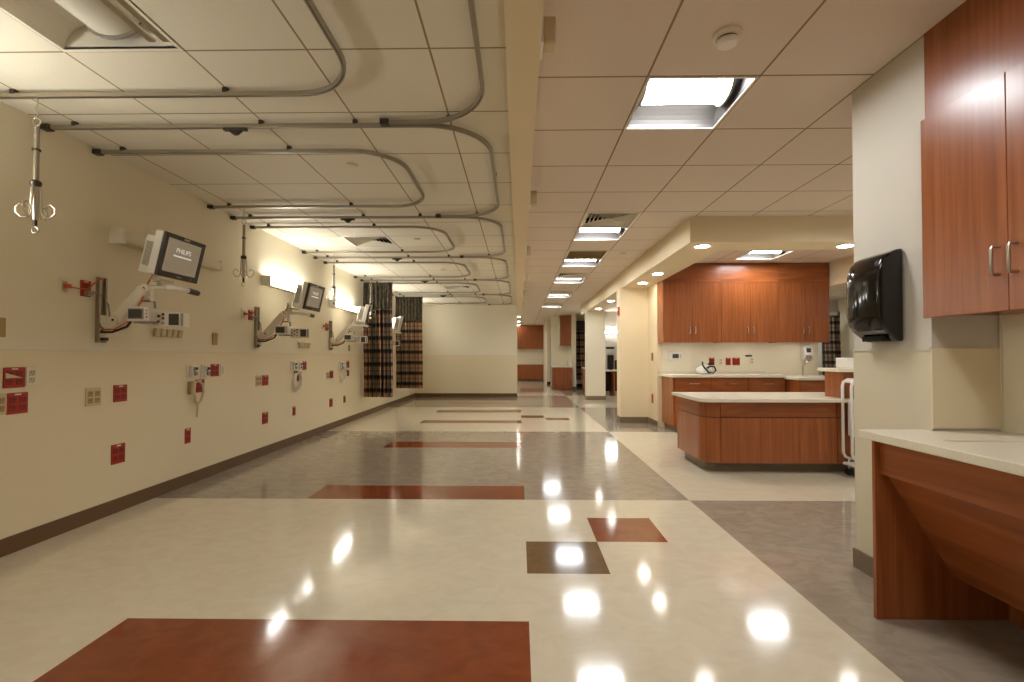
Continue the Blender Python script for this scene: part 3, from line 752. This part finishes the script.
plate('blank', 'small tan plate above the rail just before the nearer curtain', (XL, 8.64, 1.347), h=0.11, w=0.09)
plate('switch', 'tiny socket just above the baseboard near the end wall', P(13.6, 0.165), w=0.12, h=0.08)
plate('duplex', 'grey outlet plate left of the nearest monitor arm with an orange plug', (XL, 3.189, 1.671), w=0.07, h=0.115)
plate('red2', 'orange-red outlet plate beside the nearest monitor arm', (XL, 3.351, 1.677), w=0.08, h=0.115)
plate('duplex', 'white outlet plate left of the second monitor arm', (XL, 5.30, 1.67), w=0.08, h=0.12)
plate('red2', 'orange-red outlet plate beside the second monitor arm', (XL, 5.44, 1.668), w=0.084, h=0.115)
plate('duplex', 'white outlet plate left of the third monitor arm', (XL, 7.48, 1.672), w=0.075, h=0.1)
plate('red2', 'red outlet plate beside the third monitor arm', (XL, 7.615, 1.667), w=0.1, h=0.12)
for i, (a, b, l) in enumerate(((3.189, 3.351, 'orange cord between the grey and red outlets by the nearest arm'), (5.30, 5.44, 'orange cord between the outlets by the second arm'), (7.48, 7.615, 'orange cord between the outlets by the third arm'))):
    t = thing('extension_lead', l, 'cord', (XL, a, 1.672), 0, 'orange cords by the monitor arms')
    dd = b - a
    MB().tube([(0.025, 0, 0), (0.035, dd * .3, -0.006), (0.035, dd * .7, -0.006), (0.02, dd, 0.0), (0.04, dd + 0.02, 0.04), (0.05, dd + 0.07, 0.085), (0.035, dd + 0.12, 0.08)], 0.005, 8).build('cord', M['orange'], t, smooth=True)
    MB().box(0.012, -0.018, -0.014, 0.04, 0.022, 0.014).build('plug', M['orange'], t, bevel=0.004)
    MB().box(0.012, dd - 0.025, -0.045, 0.05, dd + 0.02, -0.012).build('second_plug', M['grey_pl'], t, bevel=0.006)
# rows of small holders under the first two monitors
for (y0, y1, z0, z1, l) in ((3.97, 4.31, 1.362, 1.433, 'row of five small grey holders on the wall below the nearest monitor'), (6.61, 6.98, 1.31, 1.39, 'row of small grey holders on the wall below the second monitor')):
    t = thing('holder_strip', l, 'holder strip', (XL, y0, z0), 0, 'rows of small holders')
    MB().box(0, 0, 0.05, 0.008, y1 - y0, z1 - z0 + 0.02).build('rail', M['white_pl'], t)
    for k in range(5):
        y = (y1 - y0) * (k + 0.5) / 5
        MB().prism([(0.008, 0.0), (0.03, 0.006), (0.04, z1 - z0), (0.008, z1 - z0)], 'y', y - 0.024, y + 0.024).build('holder', M['cream_pl'], t, bevel=0.004)
# handset and coiled hoses
t = thing('call_handset', 'beige handset with a looped cord hanging on the left wall', 'handset', P(4.44, 0.90))
MB().box(0, -0.035, -0.06, 0.02, 0.035, 0.06).build('cradle', M['tan_pl'], t, bevel=0.004)
MB().prism([(0.02, 0.06), (0.05, 0.055), (0.045, -0.05), (0.02, -0.06)], 'y', -0.02, 0.02).build('handset', M['cream_pl'], t, bevel=0.006)
MB().tube([(0.035, 0.01, 0.05), (0.05, 0.05, 0.06), (0.055, 0.1, 0.03), (0.055, 0.115, -0.04), (0.05, 0.09, -0.12), (0.045, 0.05, -0.16), (0.04, 0.02, -0.13), (0.04, 0.01, -0.06)], 0.011, 10).build('cord_loop', M['cream_pl'], t, smooth=True)
MB().tube([(0.045, 0.05, -0.16), (0.04, 0.052, -0.22), (0.035, 0.05, -0.28)], 0.008, 8).build('cord_tail', M['cream_pl'], t, smooth=True)
for y, z, l in ((6.53, 0.845, 'round white coiled hose on the left wall below the second monitor'), (8.25, 0.86, 'round white coiled hose on the left wall before the nearer curtain')):
    t = thing('coiled_hose', l, 'coiled hose', P(y, z), 0, 'coiled hoses on the left wall')
    pts = []
    for i in range(90):
        a = 2 * PI * i / 18; r = 0.11 + 0.012 * math.sin(i * .7)
        pts.append((0.018 + 0.008 * (i / 18), r * math.cos(a), r * 1.1 * math.sin(a)))
    MB().tube(pts, 0.009, 8).build('hose', M['white_pl'], t, smooth=True)
    MB().box(0, -0.02, 0.09, 0.05, 0.02, 0.15).build('hook', M['grey_pl'], t, bevel=0.004)

# ------------------------------------------------------------------ curtains
def curtain(label, x0, x1, y, z0, z1, znet, rz=0.0, pleats=9, amp=0.06, group=None, loc=None):
    t = thing('cubicle_curtain', label, 'curtain', ((x0 + x1) / 2, y, 0), rz, group)
    W = x1 - x0; n = pleats * 12
    def cloth(za, zb, m, name, nz):
        bm = bmesh.new(); uvl = bm.loops.layers.uv.new('UVMap'); rows = []
        L_ = 0.0; arcs = [0.0]; pts = []
        for i in range(n + 1):
            s_ = i / n; px = -W / 2 + W * s_ + 0.25 * amp * math.sin(2 * PI * pleats * s_ * 2); py = amp * math.sin(2 * PI * pleats * s_ + 0.8 * math.sin(5 * s_))
            pts.append((px, py))
            if i: L_ += math.hypot(px - pts[i - 1][0], py - pts[i - 1][1]); arcs.append(L_)
        for j in range(nz + 1):
            z = za + (zb - za) * j / nz
            k = 1.0 - 0.35 * (z - z0) / (z1 - z0)
            sw = 0.012 * math.sin(2.2 * z)
            rows.append([bm.verts.new((p[0] * (1.02 - 0.02 * k) + sw, p[1] * k, z)) for p in pts])
        for j in range(nz):
            for i in range(n):
                f = bm.faces.new([rows[j][i], rows[j][i + 1], rows[j + 1][i + 1], rows[j + 1][i]]); f.smooth = True
                for lp, (a, b) in zip(f.loops, ((i, j), (i + 1, j), (i + 1, j + 1), (i, j + 1))):
                    lp[uvl].uv = (arcs[a], za + (zb - za) * b / nz)
        me = bpy.data.meshes.new(name); bm.to_mesh(me); bm.free(); me.materials.append(m)
        o = bpy.data.objects.new(name, me); col.objects.link(o); o.parent = t
        sd = o.modifiers.new('thick', 'SOLIDIFY'); sd.thickness = 0.003
        return o
    cloth(z0, znet, M['plaid'], 'curtain_cloth', 10)
    cloth(znet, z1, M['net'], 'mesh_header', 4)
    hk = MB()
    for i in range(pleats + 1):
        x = -W / 2 + W * (i + .25) / (pleats + .5); hk.cyl((x, 0, z1 - 0.01), (x, 0, z1 + 0.022), 0.006, 6)
    hk.build('hooks', M['alu'], t)
    return t
curtain('nearer bunched plaid cubicle curtain with dark netting top by the left wall', -3.05, -2.47, 9.33, 0.40, 2.645, 2.13, pleats=8, amp=0.075)
curtain('farther bunched plaid cubicle curtain with dark netting top by the left wall', -3.0, -2.34, 11.6, 0.42, 2.645, 2.06, pleats=9, amp=0.06)
curtain('far plaid curtain seen between the far pillar and far wall cabinet', 2.08, 2.52, 17.8, 0.33, 2.52, 2.15, pleats=5, amp=0.05)
curtain('farthest plaid curtain behind the doorway by the far end cabinets', 1.36, 2.0, 21.6, 0.2, 2.6, 2.2, pleats=6, amp=0.05)
curtain('dark plaid curtain in the side room seen right of the nook cabinets', 7.80, 8.25, 12.4, 0.35, 2.25, 2.2, pleats=6, amp=0.06)

# ------------------------------------------------------------------ nook: wall cabinets
def pull(mb_parent, x, y, z, vertical=True, ln=0.1):
    """thin bar pull on a face towards -y"""
    r = 0.005
    if vertical: pts = [(x, y, z - ln / 2), (x, y - 0.03, z - ln / 2), (x, y - 0.03, z + ln / 2), (x, y, z + ln / 2)]
    else: pts = [(x - ln / 2, y, z), (x - ln / 2, y - 0.03, z), (x + ln / 2, y - 0.03, z), (x + ln / 2, y, z)]
    return MB().tube(pts, r, 8).build('handle', M['steel'], mb_parent, smooth=True)
edges = [2.341, 2.81, 3.278, 3.745, 4.195, 4.629, 5.014]
CB = 1.42; CD = 2.39
for c in range(3):
    a, b = edges[2 * c], edges[2 * c + 2]; mid = edges[2 * c + 1]
    lab = ['left unit of the tall cherry wall cabinets in the nook', 'middle unit of the tall cherry wall cabinets in the nook', 'right unit of the tall cherry wall cabinets in the nook, above the soap dispenser'][c]
    t = thing('wall_cabinet', lab, 'cabinet', (a, 7.80, CB), 0, 'nook wall cabinets')
    w = b - a
    MB().box(0, 0.0, 0.03, w, 0.30, CD - CB + 0.32).build('body', M['wood'], t)
    MB().box(0, 0.0, 0.0, 0.018, 0.30, 0.03).build('side_rail', M['wood'], t)
    MB().box(0.002, -0.02, CD - CB + 0.004, w - 0.001, 0.0, CD - CB + 0.315).build('top_fascia', M['wood_h'], t)
    for x0, x1, hx in ((0.002, mid - a - 0.0015, mid - a - 0.045), (mid - a + 0.0015, w - 0.002, mid - a + 0.045)):
        d = MB().box(x0, -0.02, 0.0, x1, -0.001, CD - CB - 0.001).build('door', M['wood'], t, bevel=0.0015)
        pull(d, hx, -0.02, 0.20)
for i, (x, l) in enumerate(((2.45, 'added unseen light strip under the left wall cabinet of the nook'), (3.4, 'added unseen light strip under the middle wall cabinet of the nook'), (4.3, 'added unseen light strip under the right wall cabinet of the nook'))):
    t = thing('added_fill_strip', l, 'strip light', (x, 7.803, CB + 0.03), 0, 'added fill strips under the nook cabinets')  # strips added behind the door edge, unseen, to brighten the nook wall
    MB().box(0, 0, -0.012, 0.6, 0.05, 0).build('housing', M['white_pl'], t)
    MB().box(0.01, 0.008, -0.016, 0.59, 0.042, -0.012).build('diffuser', M['fill_strip'], t)
# base cabinets along the nook wall
t = thing('base_cabinet', 'long cherry base cabinet with drawers under the nook wall cabinets', 'cabinet', (2.39, 7.49, 0))
MB().box(0.015, 0.03, 0.1, 1.75, 0.60, 0.865).build('body', M['wood'], t)
MB().box(0.06, 0.06, 0.0, 1.75, 0.60, 0.1).build('toe_kick', M['base_grey'], t)
for i in range(3):
    x0 = 0.045 + i * 0.57
    d = MB().box(x0, 0.008, 0.655, x0 + 0.565, 0.03, 0.86).build('drawer', M['wood_h'], t, bevel=0.0015)
    pull(d, x0 + 0.30, 0.008, 0.77, False, 0.14)
    d = MB().box(x0, 0.008, 0.105, x0 + 0.565, 0.03, 0.648).build('door', M['wood'], t, bevel=0.0015)
    pull(d, x0 + 0.5, 0.008, 0.5)
t = thing('sink_cabinet', 'cherry cabinet with its own lower counter right of the nook drawers', 'cabinet', (4.15, 7.15, 0))
MB().box(0.02, 0.03, 0.1, 0.85, 0.94, 0.84).build('body', M['wood'], t)
MB().box(0.04, 0.08, 0.0, 0.85, 0.94, 0.1).build('toe_kick', M['base_grey'], t)
d = MB().box(0.025, 0.01, 0.64, 0.845, 0.03, 0.832).build('drawer', M['wood_h'], t, bevel=0.0015)
for k in range(2): MB().box(0.025 + k * .412, 0.01, 0.105, 0.432 + k * .413, 0.03, 0.632).build('door', M['wood'], t, bevel=0.0015)
tag(MB().box(4.13, 7.12, 0.842, 5.05, 8.098, 0.88).build('worktop', M['counter'], None, bevel=0.006), 'cream counter piece under the soap dispenser, right end of the nook', 'countertop')
t = thing('worktop', 'long cream countertop on the nook drawers', 'countertop', (2.36, 7.46, 0.866))
MB().box(0, 0, 0, 1.768, 0.638, 0.04).build('slab', M['counter'], t, bevel=0.005)
MB().box(0.0, 0.622, 0.04, 1.768, 0.638, 0.09).build('backsplash', M['counter'], t, bevel=0.003)
# items on/over the counter (wall at y = 8.10, faces -y -> rz = -90 deg)
RZ = -PI / 2
t = thing('thermostat', 'white wall controller with grey display at the left of the nook wall', 'controller', (2.63, 8.10, 1.20), RZ)
MB().box(0, -0.115, -0.06, 0.03, 0.115, 0.06).build('casing', M['warmwhite'], t, bevel=0.008)
MB().box(0.03, -0.05, -0.035, 0.032, 0.055, 0.035).build('display', M['lcd'], t)
for k in range(3): MB().box(0.03, 0.07, -0.03 + k * .024, 0.034, 0.095, -0.016 + k * .024).build('button', M['grey_pl'], t)
t = thing('pressure_gauge', 'white rounded device with a looped black cord on the nook counter', 'medical device', (3.02, 7.85, 0.907))
MB().lathe([(0.09, 0.0), (0.12, 0.02), (0.13, 0.06), (0.11, 0.10), (0.06, 0.125), (0.001, 0.13)], (0, 0, 0), 28).build('body', M['warmwhite'], t, smooth=True)
MB().box(-0.05, -0.10, 0.09, 0.03, -0.02, 0.15).build('head', M['warmwhite'], t, bevel=0.02, seg=3)
MB().tube([(-0.06, -0.09, 0.2), (-0.055, -0.1, 0.14), (-0.03, -0.13, 0.09), (0.02, -0.15, 0.03), (0.09, -0.15, 0.02), (0.14, -0.13, 0.06), (0.12, -0.12, 0.12), (0.06, -0.12, 0.13), (0.0, -0.125, 0.10)], 0.013, 10).build('cord', M['black_pl'], t, smooth=True)
plate('red2', 'leftmost red outlet plate above the nook counter, with a black plug', (3.245, 8.10, 1.11), RZ, w=0.09)
tag(MB().box(-0.07, -0.04, -0.015, 0.02, -0.009, 0.012).build('plug', M['black_pl'], None, bevel=0.005, loc=(3.245, 8.10, 1.07)), 'small black plug in the leftmost red outlet of the nook', 'plug')
plate('duplex', 'white outlet plate between the red plates above the nook counter', (3.397, 8.10, 1.11), RZ)
plate('red2', 'narrow red plate beside a wide red plate above the nook counter', (3.52, 8.10, 1.11), RZ, w=0.085)
plate('red4', 'wide red plate above the nook counter', (3.652, 8.10, 1.11), RZ)
plate('duplex', 'white outlet plate right of the wide red plate in the nook', (3.917, 8.10, 1.125), RZ)
tag(MB().box(-0.06, -0.02, -0.012, 0.05, -0.001, 0.012).build('cable_clip', M['dark_alu'], None, bevel=0.004, loc=(3.865, 8.10, 1.205)), 'small dark clip on the nook wall above the white outlet', 'clip')
t = thing('soap_dispenser', 'white wall soap dispenser under the right wall cabinet of the nook', 'soap dispenser', (4.81, 8.10, 1.14), RZ)
MB().prism([(0, 0.0), (0.06, 0.0), (0.09, 0.03), (0.10, 0.10), (0.09, 0.20), (0.06, 0.245), (0, 0.245)], 'y', -0.075, 0.075).build('casing', M['warmwhite'], t, bevel=0.01, seg=3)
MB().box(0.088, -0.035, 0.12, 0.103, 0.035, 0.19).build('window', M['lcd'], t, bevel=0.004)
MB().box(0.05, -0.03, -0.02, 0.10, 0.03, 0.004).build('spout', M['grey_pl'], t, bevel=0.006)
MB().box(0.09, -0.045, 0.02, 0.108, 0.045, 0.075).build('push_bar', M['grey_pl'], t, bevel=0.006)
t = thing('soap_pump', 'slim steel faucet on the nook counter below the soap dispenser', 'faucet', (4.66, 7.92, 0.88))
MB().lathe([(0.03, 0), (0.03, 0.012), (0.016, 0.02), (0.014, 0.15), (0.018, 0.16), (0.001, 0.17)], (0, 0, 0)).build('base', M['steel'], t, smooth=True)
MB().tube([(0, 0, 0.13), (0, -0.005, 0.21), (0, -0.04, 0.25), (0, -0.1, 0.245), (0, -0.12, 0.21)], 0.011, 10).build('spout', M['steel'], t, smooth=True)
MB().tube([(0.0, 0, 0.16), (0.03, -0.01, 0.19), (0.06, -0.02, 0.20)], 0.008, 8).build('lever', M['steel'], t, smooth=True)
plate('brown', 'brown switch on the side of the cream wall left of the nook cabinets', (2.33, 8.38, 1.19), PI, w=0.10, h=0.14)
plate('red2', 'red outlet plate low on the cream wall left of the nook cabinets', (2.33, 8.38, 0.465), PI, w=0.10, h=0.17)
t = thing('fire_alarm', 'small red alarm high on the left edge of the near pillar', 'alarm', (1.83, 8.75, 2.02), PI)
MB().box(0, -0.05, -0.075, 0.022, 0.05, 0.075).build('casing', M['red_alarm'], t, bevel=0.004)
MB().box(0.022, -0.025, 0.01, 0.03, 0.025, 0.05).build('strobe', M['warmwhite'], t, bevel=0.004)

# ------------------------------------------------------------------ island with rounded corner
def rounded(x0, y0, x1, y1, r, n=10):
    """outline with its front-left corner rounded"""
    return [(x1, y0), (x1, y1), (x0, y1)] + [(x0 + r - r * math.cos(a), y0 + r - r * math.sin(a)) for a in [PI / 2 * i / n for i in range(n + 1)]]
t = thing('island_counter', 'low cherry island counter with rounded corner and taupe plinth in front of the nook', 'island')
MB().prism(rounded(1.965, 5.03, 4.6, 5.72, 0.12), 'z', 0.0, 0.1).build('toe_kick', M['base_grey'], t, smooth=True)
MB().prism(rounded(1.906, 4.935, 4.6, 5.76, 0.15), 'z', 0.1, 0.73).build('carcass', M['wood_edge'], t, smooth=True)
def skin(z0, z1, segs, name, m):
    """thin face panels along the left side, round corner and front"""
    for s_ in segs: s_(z0, z1, name, m)
def side_panel(z0, z1, name, m): MB().box(1.894, 5.088, z0, 1.908, 5.76, z1).build(name, m, t)
def corner_panel(z0, z1, name, m):
    r0, r1, cx, cy = 0.15, 0.162, 2.056, 5.085; mb = MB(); n = 10
    o_ = [(cx - r1 * math.cos(a), cy - r1 * math.sin(a)) for a in [PI / 2 * i / n for i in range(n + 1)]]
    i_ = [(cx - r0 * math.cos(a), cy - r0 * math.sin(a)) for a in [PI / 2 * i / n for i in range(n + 1)]]
    mb.prism(o_ + i_[::-1], 'z', z0, z1).build(name, m, t, smooth=True)
def front_a(z0, z1, name, m): MB().box(2.062, 4.923, z0, 3.232, 4.936, z1).build(name, m, t)
def front_b(z0, z1, name, m): MB().box(3.240, 4.923, z0, 4.6, 4.936, z1).build(name, m, t)
for f in (side_panel, corner_panel, front_a, front_b):
    f(0.104, 0.566, 'lower_panel', M['wood']); f(0.574, 0.728, 'upper_panel', M['wood_h'] if f is not corner_panel else M['wood'])
ct = rounded(1.84, 4.85, 4.6, 5.80, 0.10)
tag(MB().prism(ct, 'z', 0.73, 0.766).build('worktop', M['counter'], None, bevel=0.004), 'cream slab on the low cherry island counter', 'countertop')
# raised reception section at the right end
t = thing('reception_counter', 'taller cherry counter block behind the white cart at the island right end', 'counter')
MB().box(3.30, 4.93, 0.767, 4.5, 5.21, 1.035).build('upper_panel', M['wood'], t)
MB().box(3.235, 4.88, 1.035, 4.55, 5.235, 1.073).build('top', M['counter'], t, bevel=0.005)
t = thing('paper_box', 'white box with orange mark on the taller counter', 'box', (3.44, 5.10, 1.0745))
MB().box(-0.03, -0.10, 0.0, 0.25, 0.10, 0.105).build('body', M['warmwhite'], t, bevel=0.006)
MB().box(0.04, -0.102, 0.012, 0.09, -0.100, 0.035).build('orange_mark', M['orange'], t)

# white cart
t = thing('utility_cart', 'white tube framed cart on castors standing between the island and the pier', 'cart', (3.26, 4.72, 0), 0)
for y in (0.02, 0.15):
    pts = [(0.42, y, 0.17), (0.06, y, 0.17), (0.02, y, 0.19), (0.0, y, 0.23), (0.0, y, 0.90), (0.012, y, 0.94), (0.05, y, 0.96), (0.42, y, 0.96), (0.46, y, 0.94), (0.47, y, 0.90), (0.47, y, 0.23), (0.46, y, 0.19)]
    MB().tube(pts, 0.014, 10, closed=True).build('frame', M['warmwhite'], t, smooth=True)
MB().box(0.035, 0.036, 0.40, 0.44, 0.134, 0.76).build('bin', M['warmwhite'], t, bevel=0.01)
MB().box(0.0, 0.01, 0.11, 0.47, 0.16, 0.135).build('bottom_shelf', M['warmwhite'], t, bevel=0.006)
MB().box(0.02, 0.02, 0.93, 0.45, 0.15, 0.955).build('top_tray', M['warmwhite'], t, bevel=0.006)
for x in (0.05, 0.42):
    for y in (0.03, 0.14):
        MB().cyl((x, y, 0.06), (x, y, 0.175), 0.008, 8).build('leg', M['warmwhite'], t)
        w_ = MB().cyl((x, y - 0.014, 0.037), (x, y + 0.014, 0.037), 0.036, 18).build('castor', M['black_pl'], t, smooth=True)

# ------------------------------------------------------------------ right foreground: upper cabinets, desk, dispenser
t = thing('overhead_cabinet', 'large cherry overhead cabinet with steel pulls at the right edge of the photo', 'cabinet')
MB().box(1.905, -0.4, 1.385, 2.228, 2.248, 2.30).build('body', M['wood'], t)
MB().box(1.912, -0.4, 2.302, 2.228, 2.26, ZC).build('top_fascia', M['wood'], t)
for i in range(4):
    y1 = 2.254 - i * 0.392 - (0.0 if i == 0 else 0.0); y0 = y1 - 0.389
    d = MB().box(1.885, y0, 1.372, 1.904, y1, 2.298).build('door', M['wood'], t, bevel=0.0015)
    hy = y0 + 0.032 if i % 2 == 0 else y1 - 0.032
    MB().tube([(1.885, hy, 1.515), (1.858, hy, 1.515), (1.853, hy, 1.525), (1.853, hy, 1.615), (1.858, hy, 1.625), (1.885, hy, 1.625)], 0.006, 10).build('handle', M['steel'], d, smooth=True)
# desk
t = thing('work_desk', 'cherry wall desk with sloping under-panel at the right foreground', 'desk')
MB().box(1.625, 2.215, 0.0, 2.229, 2.233, 0.81).build('end_panel', M['wood'], t)
MB().box(1.648, 0.3, 0.66, 1.668, 2.215, 0.81).build('apron', M['wood_h'], t)
wd = wood('cherry_wood_sloped', (136, 74, 36), (152, 84, 42), (164, 95, 50), (9, 1.0, 9), 0.27)
MB().prism([(1.672, 0.662), (1.69, 0.672), (1.992, 0.205), (1.972, 0.195)], 'y', 0.3, 2.214).build('sloping_panel', wd, t)
MB().box(2.215, 0.3, 0.0, 2.229, 2.214, 0.80).build('back_panel', M['wood'], t)
t = thing('worktop', 'cream solid countertop of the desk in the right foreground', 'countertop')
m = MB()
m.prism([(1.60, 0.25), (1.60, 2.29), (1.914, 2.29), (1.914, 2.243), (2.228, 2.243), (2.228, 2.0), (1.74, 2.0), (1.74, 0.25)], 'z', 0.812, 0.85)
m.build('slab', M['counter'], t, bevel=0.004)
MB().box(1.741, 0.25, 0.822, 2.228, 1.999, 0.842).build('inset_worktop', M['counter'], t)
# paper towel dispenser
t = thing('towel_dispenser', 'glossy black paper towel dispenser on the pale pier', 'towel dispenser', (1.914, 2.40, 0))
prof = [(0.0, 1.27), (0.0, 1.735), (-0.03, 1.730), (-0.075, 1.71), (-0.105, 1.68), (-0.122, 1.63), (-0.128, 1.57), (-0.128, 1.42), (-0.122, 1.37), (-0.095, 1.325), (-0.045, 1.285), (-0.02, 1.27)]
MB().prism(prof, 'y', 0.0, 0.235).build('casing', M['black_gloss'], t, bevel=0.010, seg=3, smooth=True)
fc = MB(); n = 12                       # bowed front cover with rounded corners
ny = 14
rows = []
for i in range(ny + 1):
    y = 0.012 + 0.211 * i / ny; k = 1 - (2 * i / ny - 1) ** 4 * 0.9; bow = 0.014 * (1 - (2 * i / ny - 1) ** 2) + 0.004 * k
    rows.append([fc.bm.verts.new((p[0] - bow * (0.3 if j in (0, len(prof) - 1) else 1), y, p[1])) for j, p in enumerate(prof[3:10])])
for A_, B_ in zip(rows, rows[1:]):
    for a1, a2, b1, b2 in zip(A_, A_[1:], B_, B_[1:]): fc.bm.faces.new([a1, a2, b2, b1])
fc.build('front_cover', M['black_gloss'], t, smooth=True)
MB().box(-0.075, 0.05, 1.272, -0.02, 0.19, 1.30).build('towel_slot', M['gap'], t, bevel=0.004)
MB().box(-0.133, 0.10, 1.60, -0.1285 - 0.0, 0.15, 1.606).build('badge', M['steel'], t)

# ------------------------------------------------------------------ far end furniture
t = thing('far_upper_cabinet', 'wide cherry upper cabinet at the far end of the corridor', 'cabinet')
MB().box(-0.9, 23.32, 1.56, 1.19, 23.62, ZC - 0.01).build('body', M['wood'], t)
for k in range(4): MB().box(-0.895 + k * 0.521, 23.30, 1.56, -0.378 + k * .521, 23.32, ZC - 0.02).build('door', M['wood'], t)
t = thing('far_base_cabinet', 'wide cherry base cabinet at the far end of the corridor', 'cabinet')
MB().box(-0.9, 23.32, 0.08, 1.19, 23.62, 0.80).build('body', M['wood'], t)
for k in range(4): MB().box(-0.895 + k * 0.521, 23.30, 0.08, -0.378 + k * .521, 23.32, 0.795).build('door', M['wood'], t)
MB().box(-0.9, 23.36, 0.0, 1.19, 23.6, 0.08).build('toe_kick', M['base'], t)
tag(MB().box(-0.92, 23.28, 0.80, 1.195, 23.62, 0.84).build('worktop', M['counter'], None, bevel=0.005), 'cream countertop on the wide base cabinet at the far end', 'countertop')
t = thing('far_low_cabinet', 'cherry low cabinet against the wall on the far right of the corridor', 'cabinet')
MB().box(1.22, 17.06, 0.0, 1.90, 17.94, 0.80).build('body', M['wood'], t)
MB().box(1.20, 17.3, 0.0, 1.22, 17.9, 0.1).build('side_base', M['base'], t)
MB().box(1.24, 17.045, 0.02, 1.88, 17.06, 0.79).build('door', M['wood'], t)
tag(MB().box(1.17, 17.03, 0.801, 1.905, 17.945, 0.84).build('worktop', M['counter'], None, bevel=0.005), 'pale top on the low cherry cabinet at the far right of the corridor', 'countertop')
t = thing('far_wall_cabinet', 'cherry wall cabinet with pale side hanging on the far right of the corridor', 'cabinet')
MB().box(1.50, 17.5, 1.60, 1.93 - 0.02, 17.94, 2.68).build('body', M['wood'], t)
MB().box(1.485, 17.5, 1.60, 1.50, 17.94, 2.6).build('side_panel', M['pale'], t)
MB().box(1.505, 17.485, 1.605, 1.905, 17.5, 2.675).build('door', M['wood'], t)
tag(MB().lathe([(0.03, 0), (0.03, 0.02), (0.01, 0.03), (0.009, 0.2), (0.001, 0.205)], (0, 0, 0)).build('far_faucet', M['steel'], None, smooth=True, loc=(1.78, 17.6, 0.841)), 'thin upright faucet on the low cabinet at the far right', 'faucet')
# nurse station seen between the pillars
t = thing('station_desk', 'dark wooden desk with pale top behind the far pillar', 'desk', (2.45, 14.5, 0))
MB().box(0, 0, 0.74, 1.6, 0.75, 0.78).build('top', M['counter'], t, bevel=0.004)
for x in (0.04, 0.42, 1.0, 1.54): MB().box(x, 0.04, 0, x + 0.04, 0.72, 0.74).build('leg_panel', M['wood'], t)
MB().box(0.04, 0.6, 0.1, 1.56, 0.63, 0.74).build('back_panel', M['wood_edge'], t)
t = thing('station_side_cabinet', 'reddish cabinet edge with pale top showing left of the far pillar', 'cabinet', (2.13, 15.4, 0))
MB().box(0, 0, 0, 0.40, 0.7, 0.80).build('body', M['wood'], t)
MB().box(-0.03, -0.03, 0.80, 0.41, 0.73, 0.84).build('top', M['counter'], t)
for (x, w, h, l) in ((2.72, 0.2, 0.46, 'taller black computer monitor on the station desk between the pillars'), (2.94, 0.3, 0.30, 'lower black computer monitor on the station desk between the pillars')):
    t = thing('computer_monitor', l, 'computer monitor', (x, 14.75, 0.78))
    MB().box(0, 0.0, 0.02, w, 0.05, h).build('screen_housing', M['black_pl'], t, bevel=0.01)
    MB().box(w * .3, -0.03, 0, w * .7, 0.1, 0.02).build('foot', M['black_pl'], t)
t = thing('station_wall_light', 'lit horizontal strip light on the wall behind the station desk', 'wall light', (2.7, 16.3, 2.02))
MB().box(0, -0.06, -0.05, 1.5, 0, 0.05).build('housing', M['warmwhite'], t)
MB().box(0.02, -0.09, -0.04, 1.48, -0.06, 0.04).build('diffuser', M['tube_dim'], t)
tag(MB().box(0, 0, 0, 0.28, 0.03, 0.07).build('wall_bracket', M['dark_alu'], None, bevel=0.006, loc=(2.95, 16.25, 1.45)), 'small dark bracket on the wall above the station monitors', 'bracket')
tag(MB().box(-0.02, -0.10, -0.06, 0, 0.10, 0.06).build('exit_box', M['pale'], None, bevel=0.006, loc=(1.2, 21.3, 2.35)), 'small pale box above the far doorway', 'box')

# ------------------------------------------------------------------ world, camera, view
w = bpy.data.worlds.new('world'); bpy.context.scene.world = w; w.use_nodes = True
bg = w.node_tree.nodes['Background']; bg.inputs[0].default_value = (1, 0.85, 0.66, 1); bg.inputs[1].default_value = 0.0
cam = bpy.data.cameras.new('camera'); co = bpy.data.objects.new('camera', cam); col.objects.link(co)
Fpx = 477.87
cam.sensor_width = 36; cam.lens = Fpx / 1024 * 36; cam.shift_y = 7.41 / 1024; cam.clip_start = 0.05; cam.clip_end = 100
co.location = (0, 0, EYE); co.rotation_euler = (PI / 2 + 0.0168, 0, 0.0146)
bpy.context.scene.camera = co
sc = bpy.context.scene
sc.view_settings.view_transform = 'Standard'; sc.view_settings.look = 'None'; sc.view_settings.gamma = 1.0; sc.view_settings.use_curve_mapping = False
sc.view_settings.exposure = 1.72
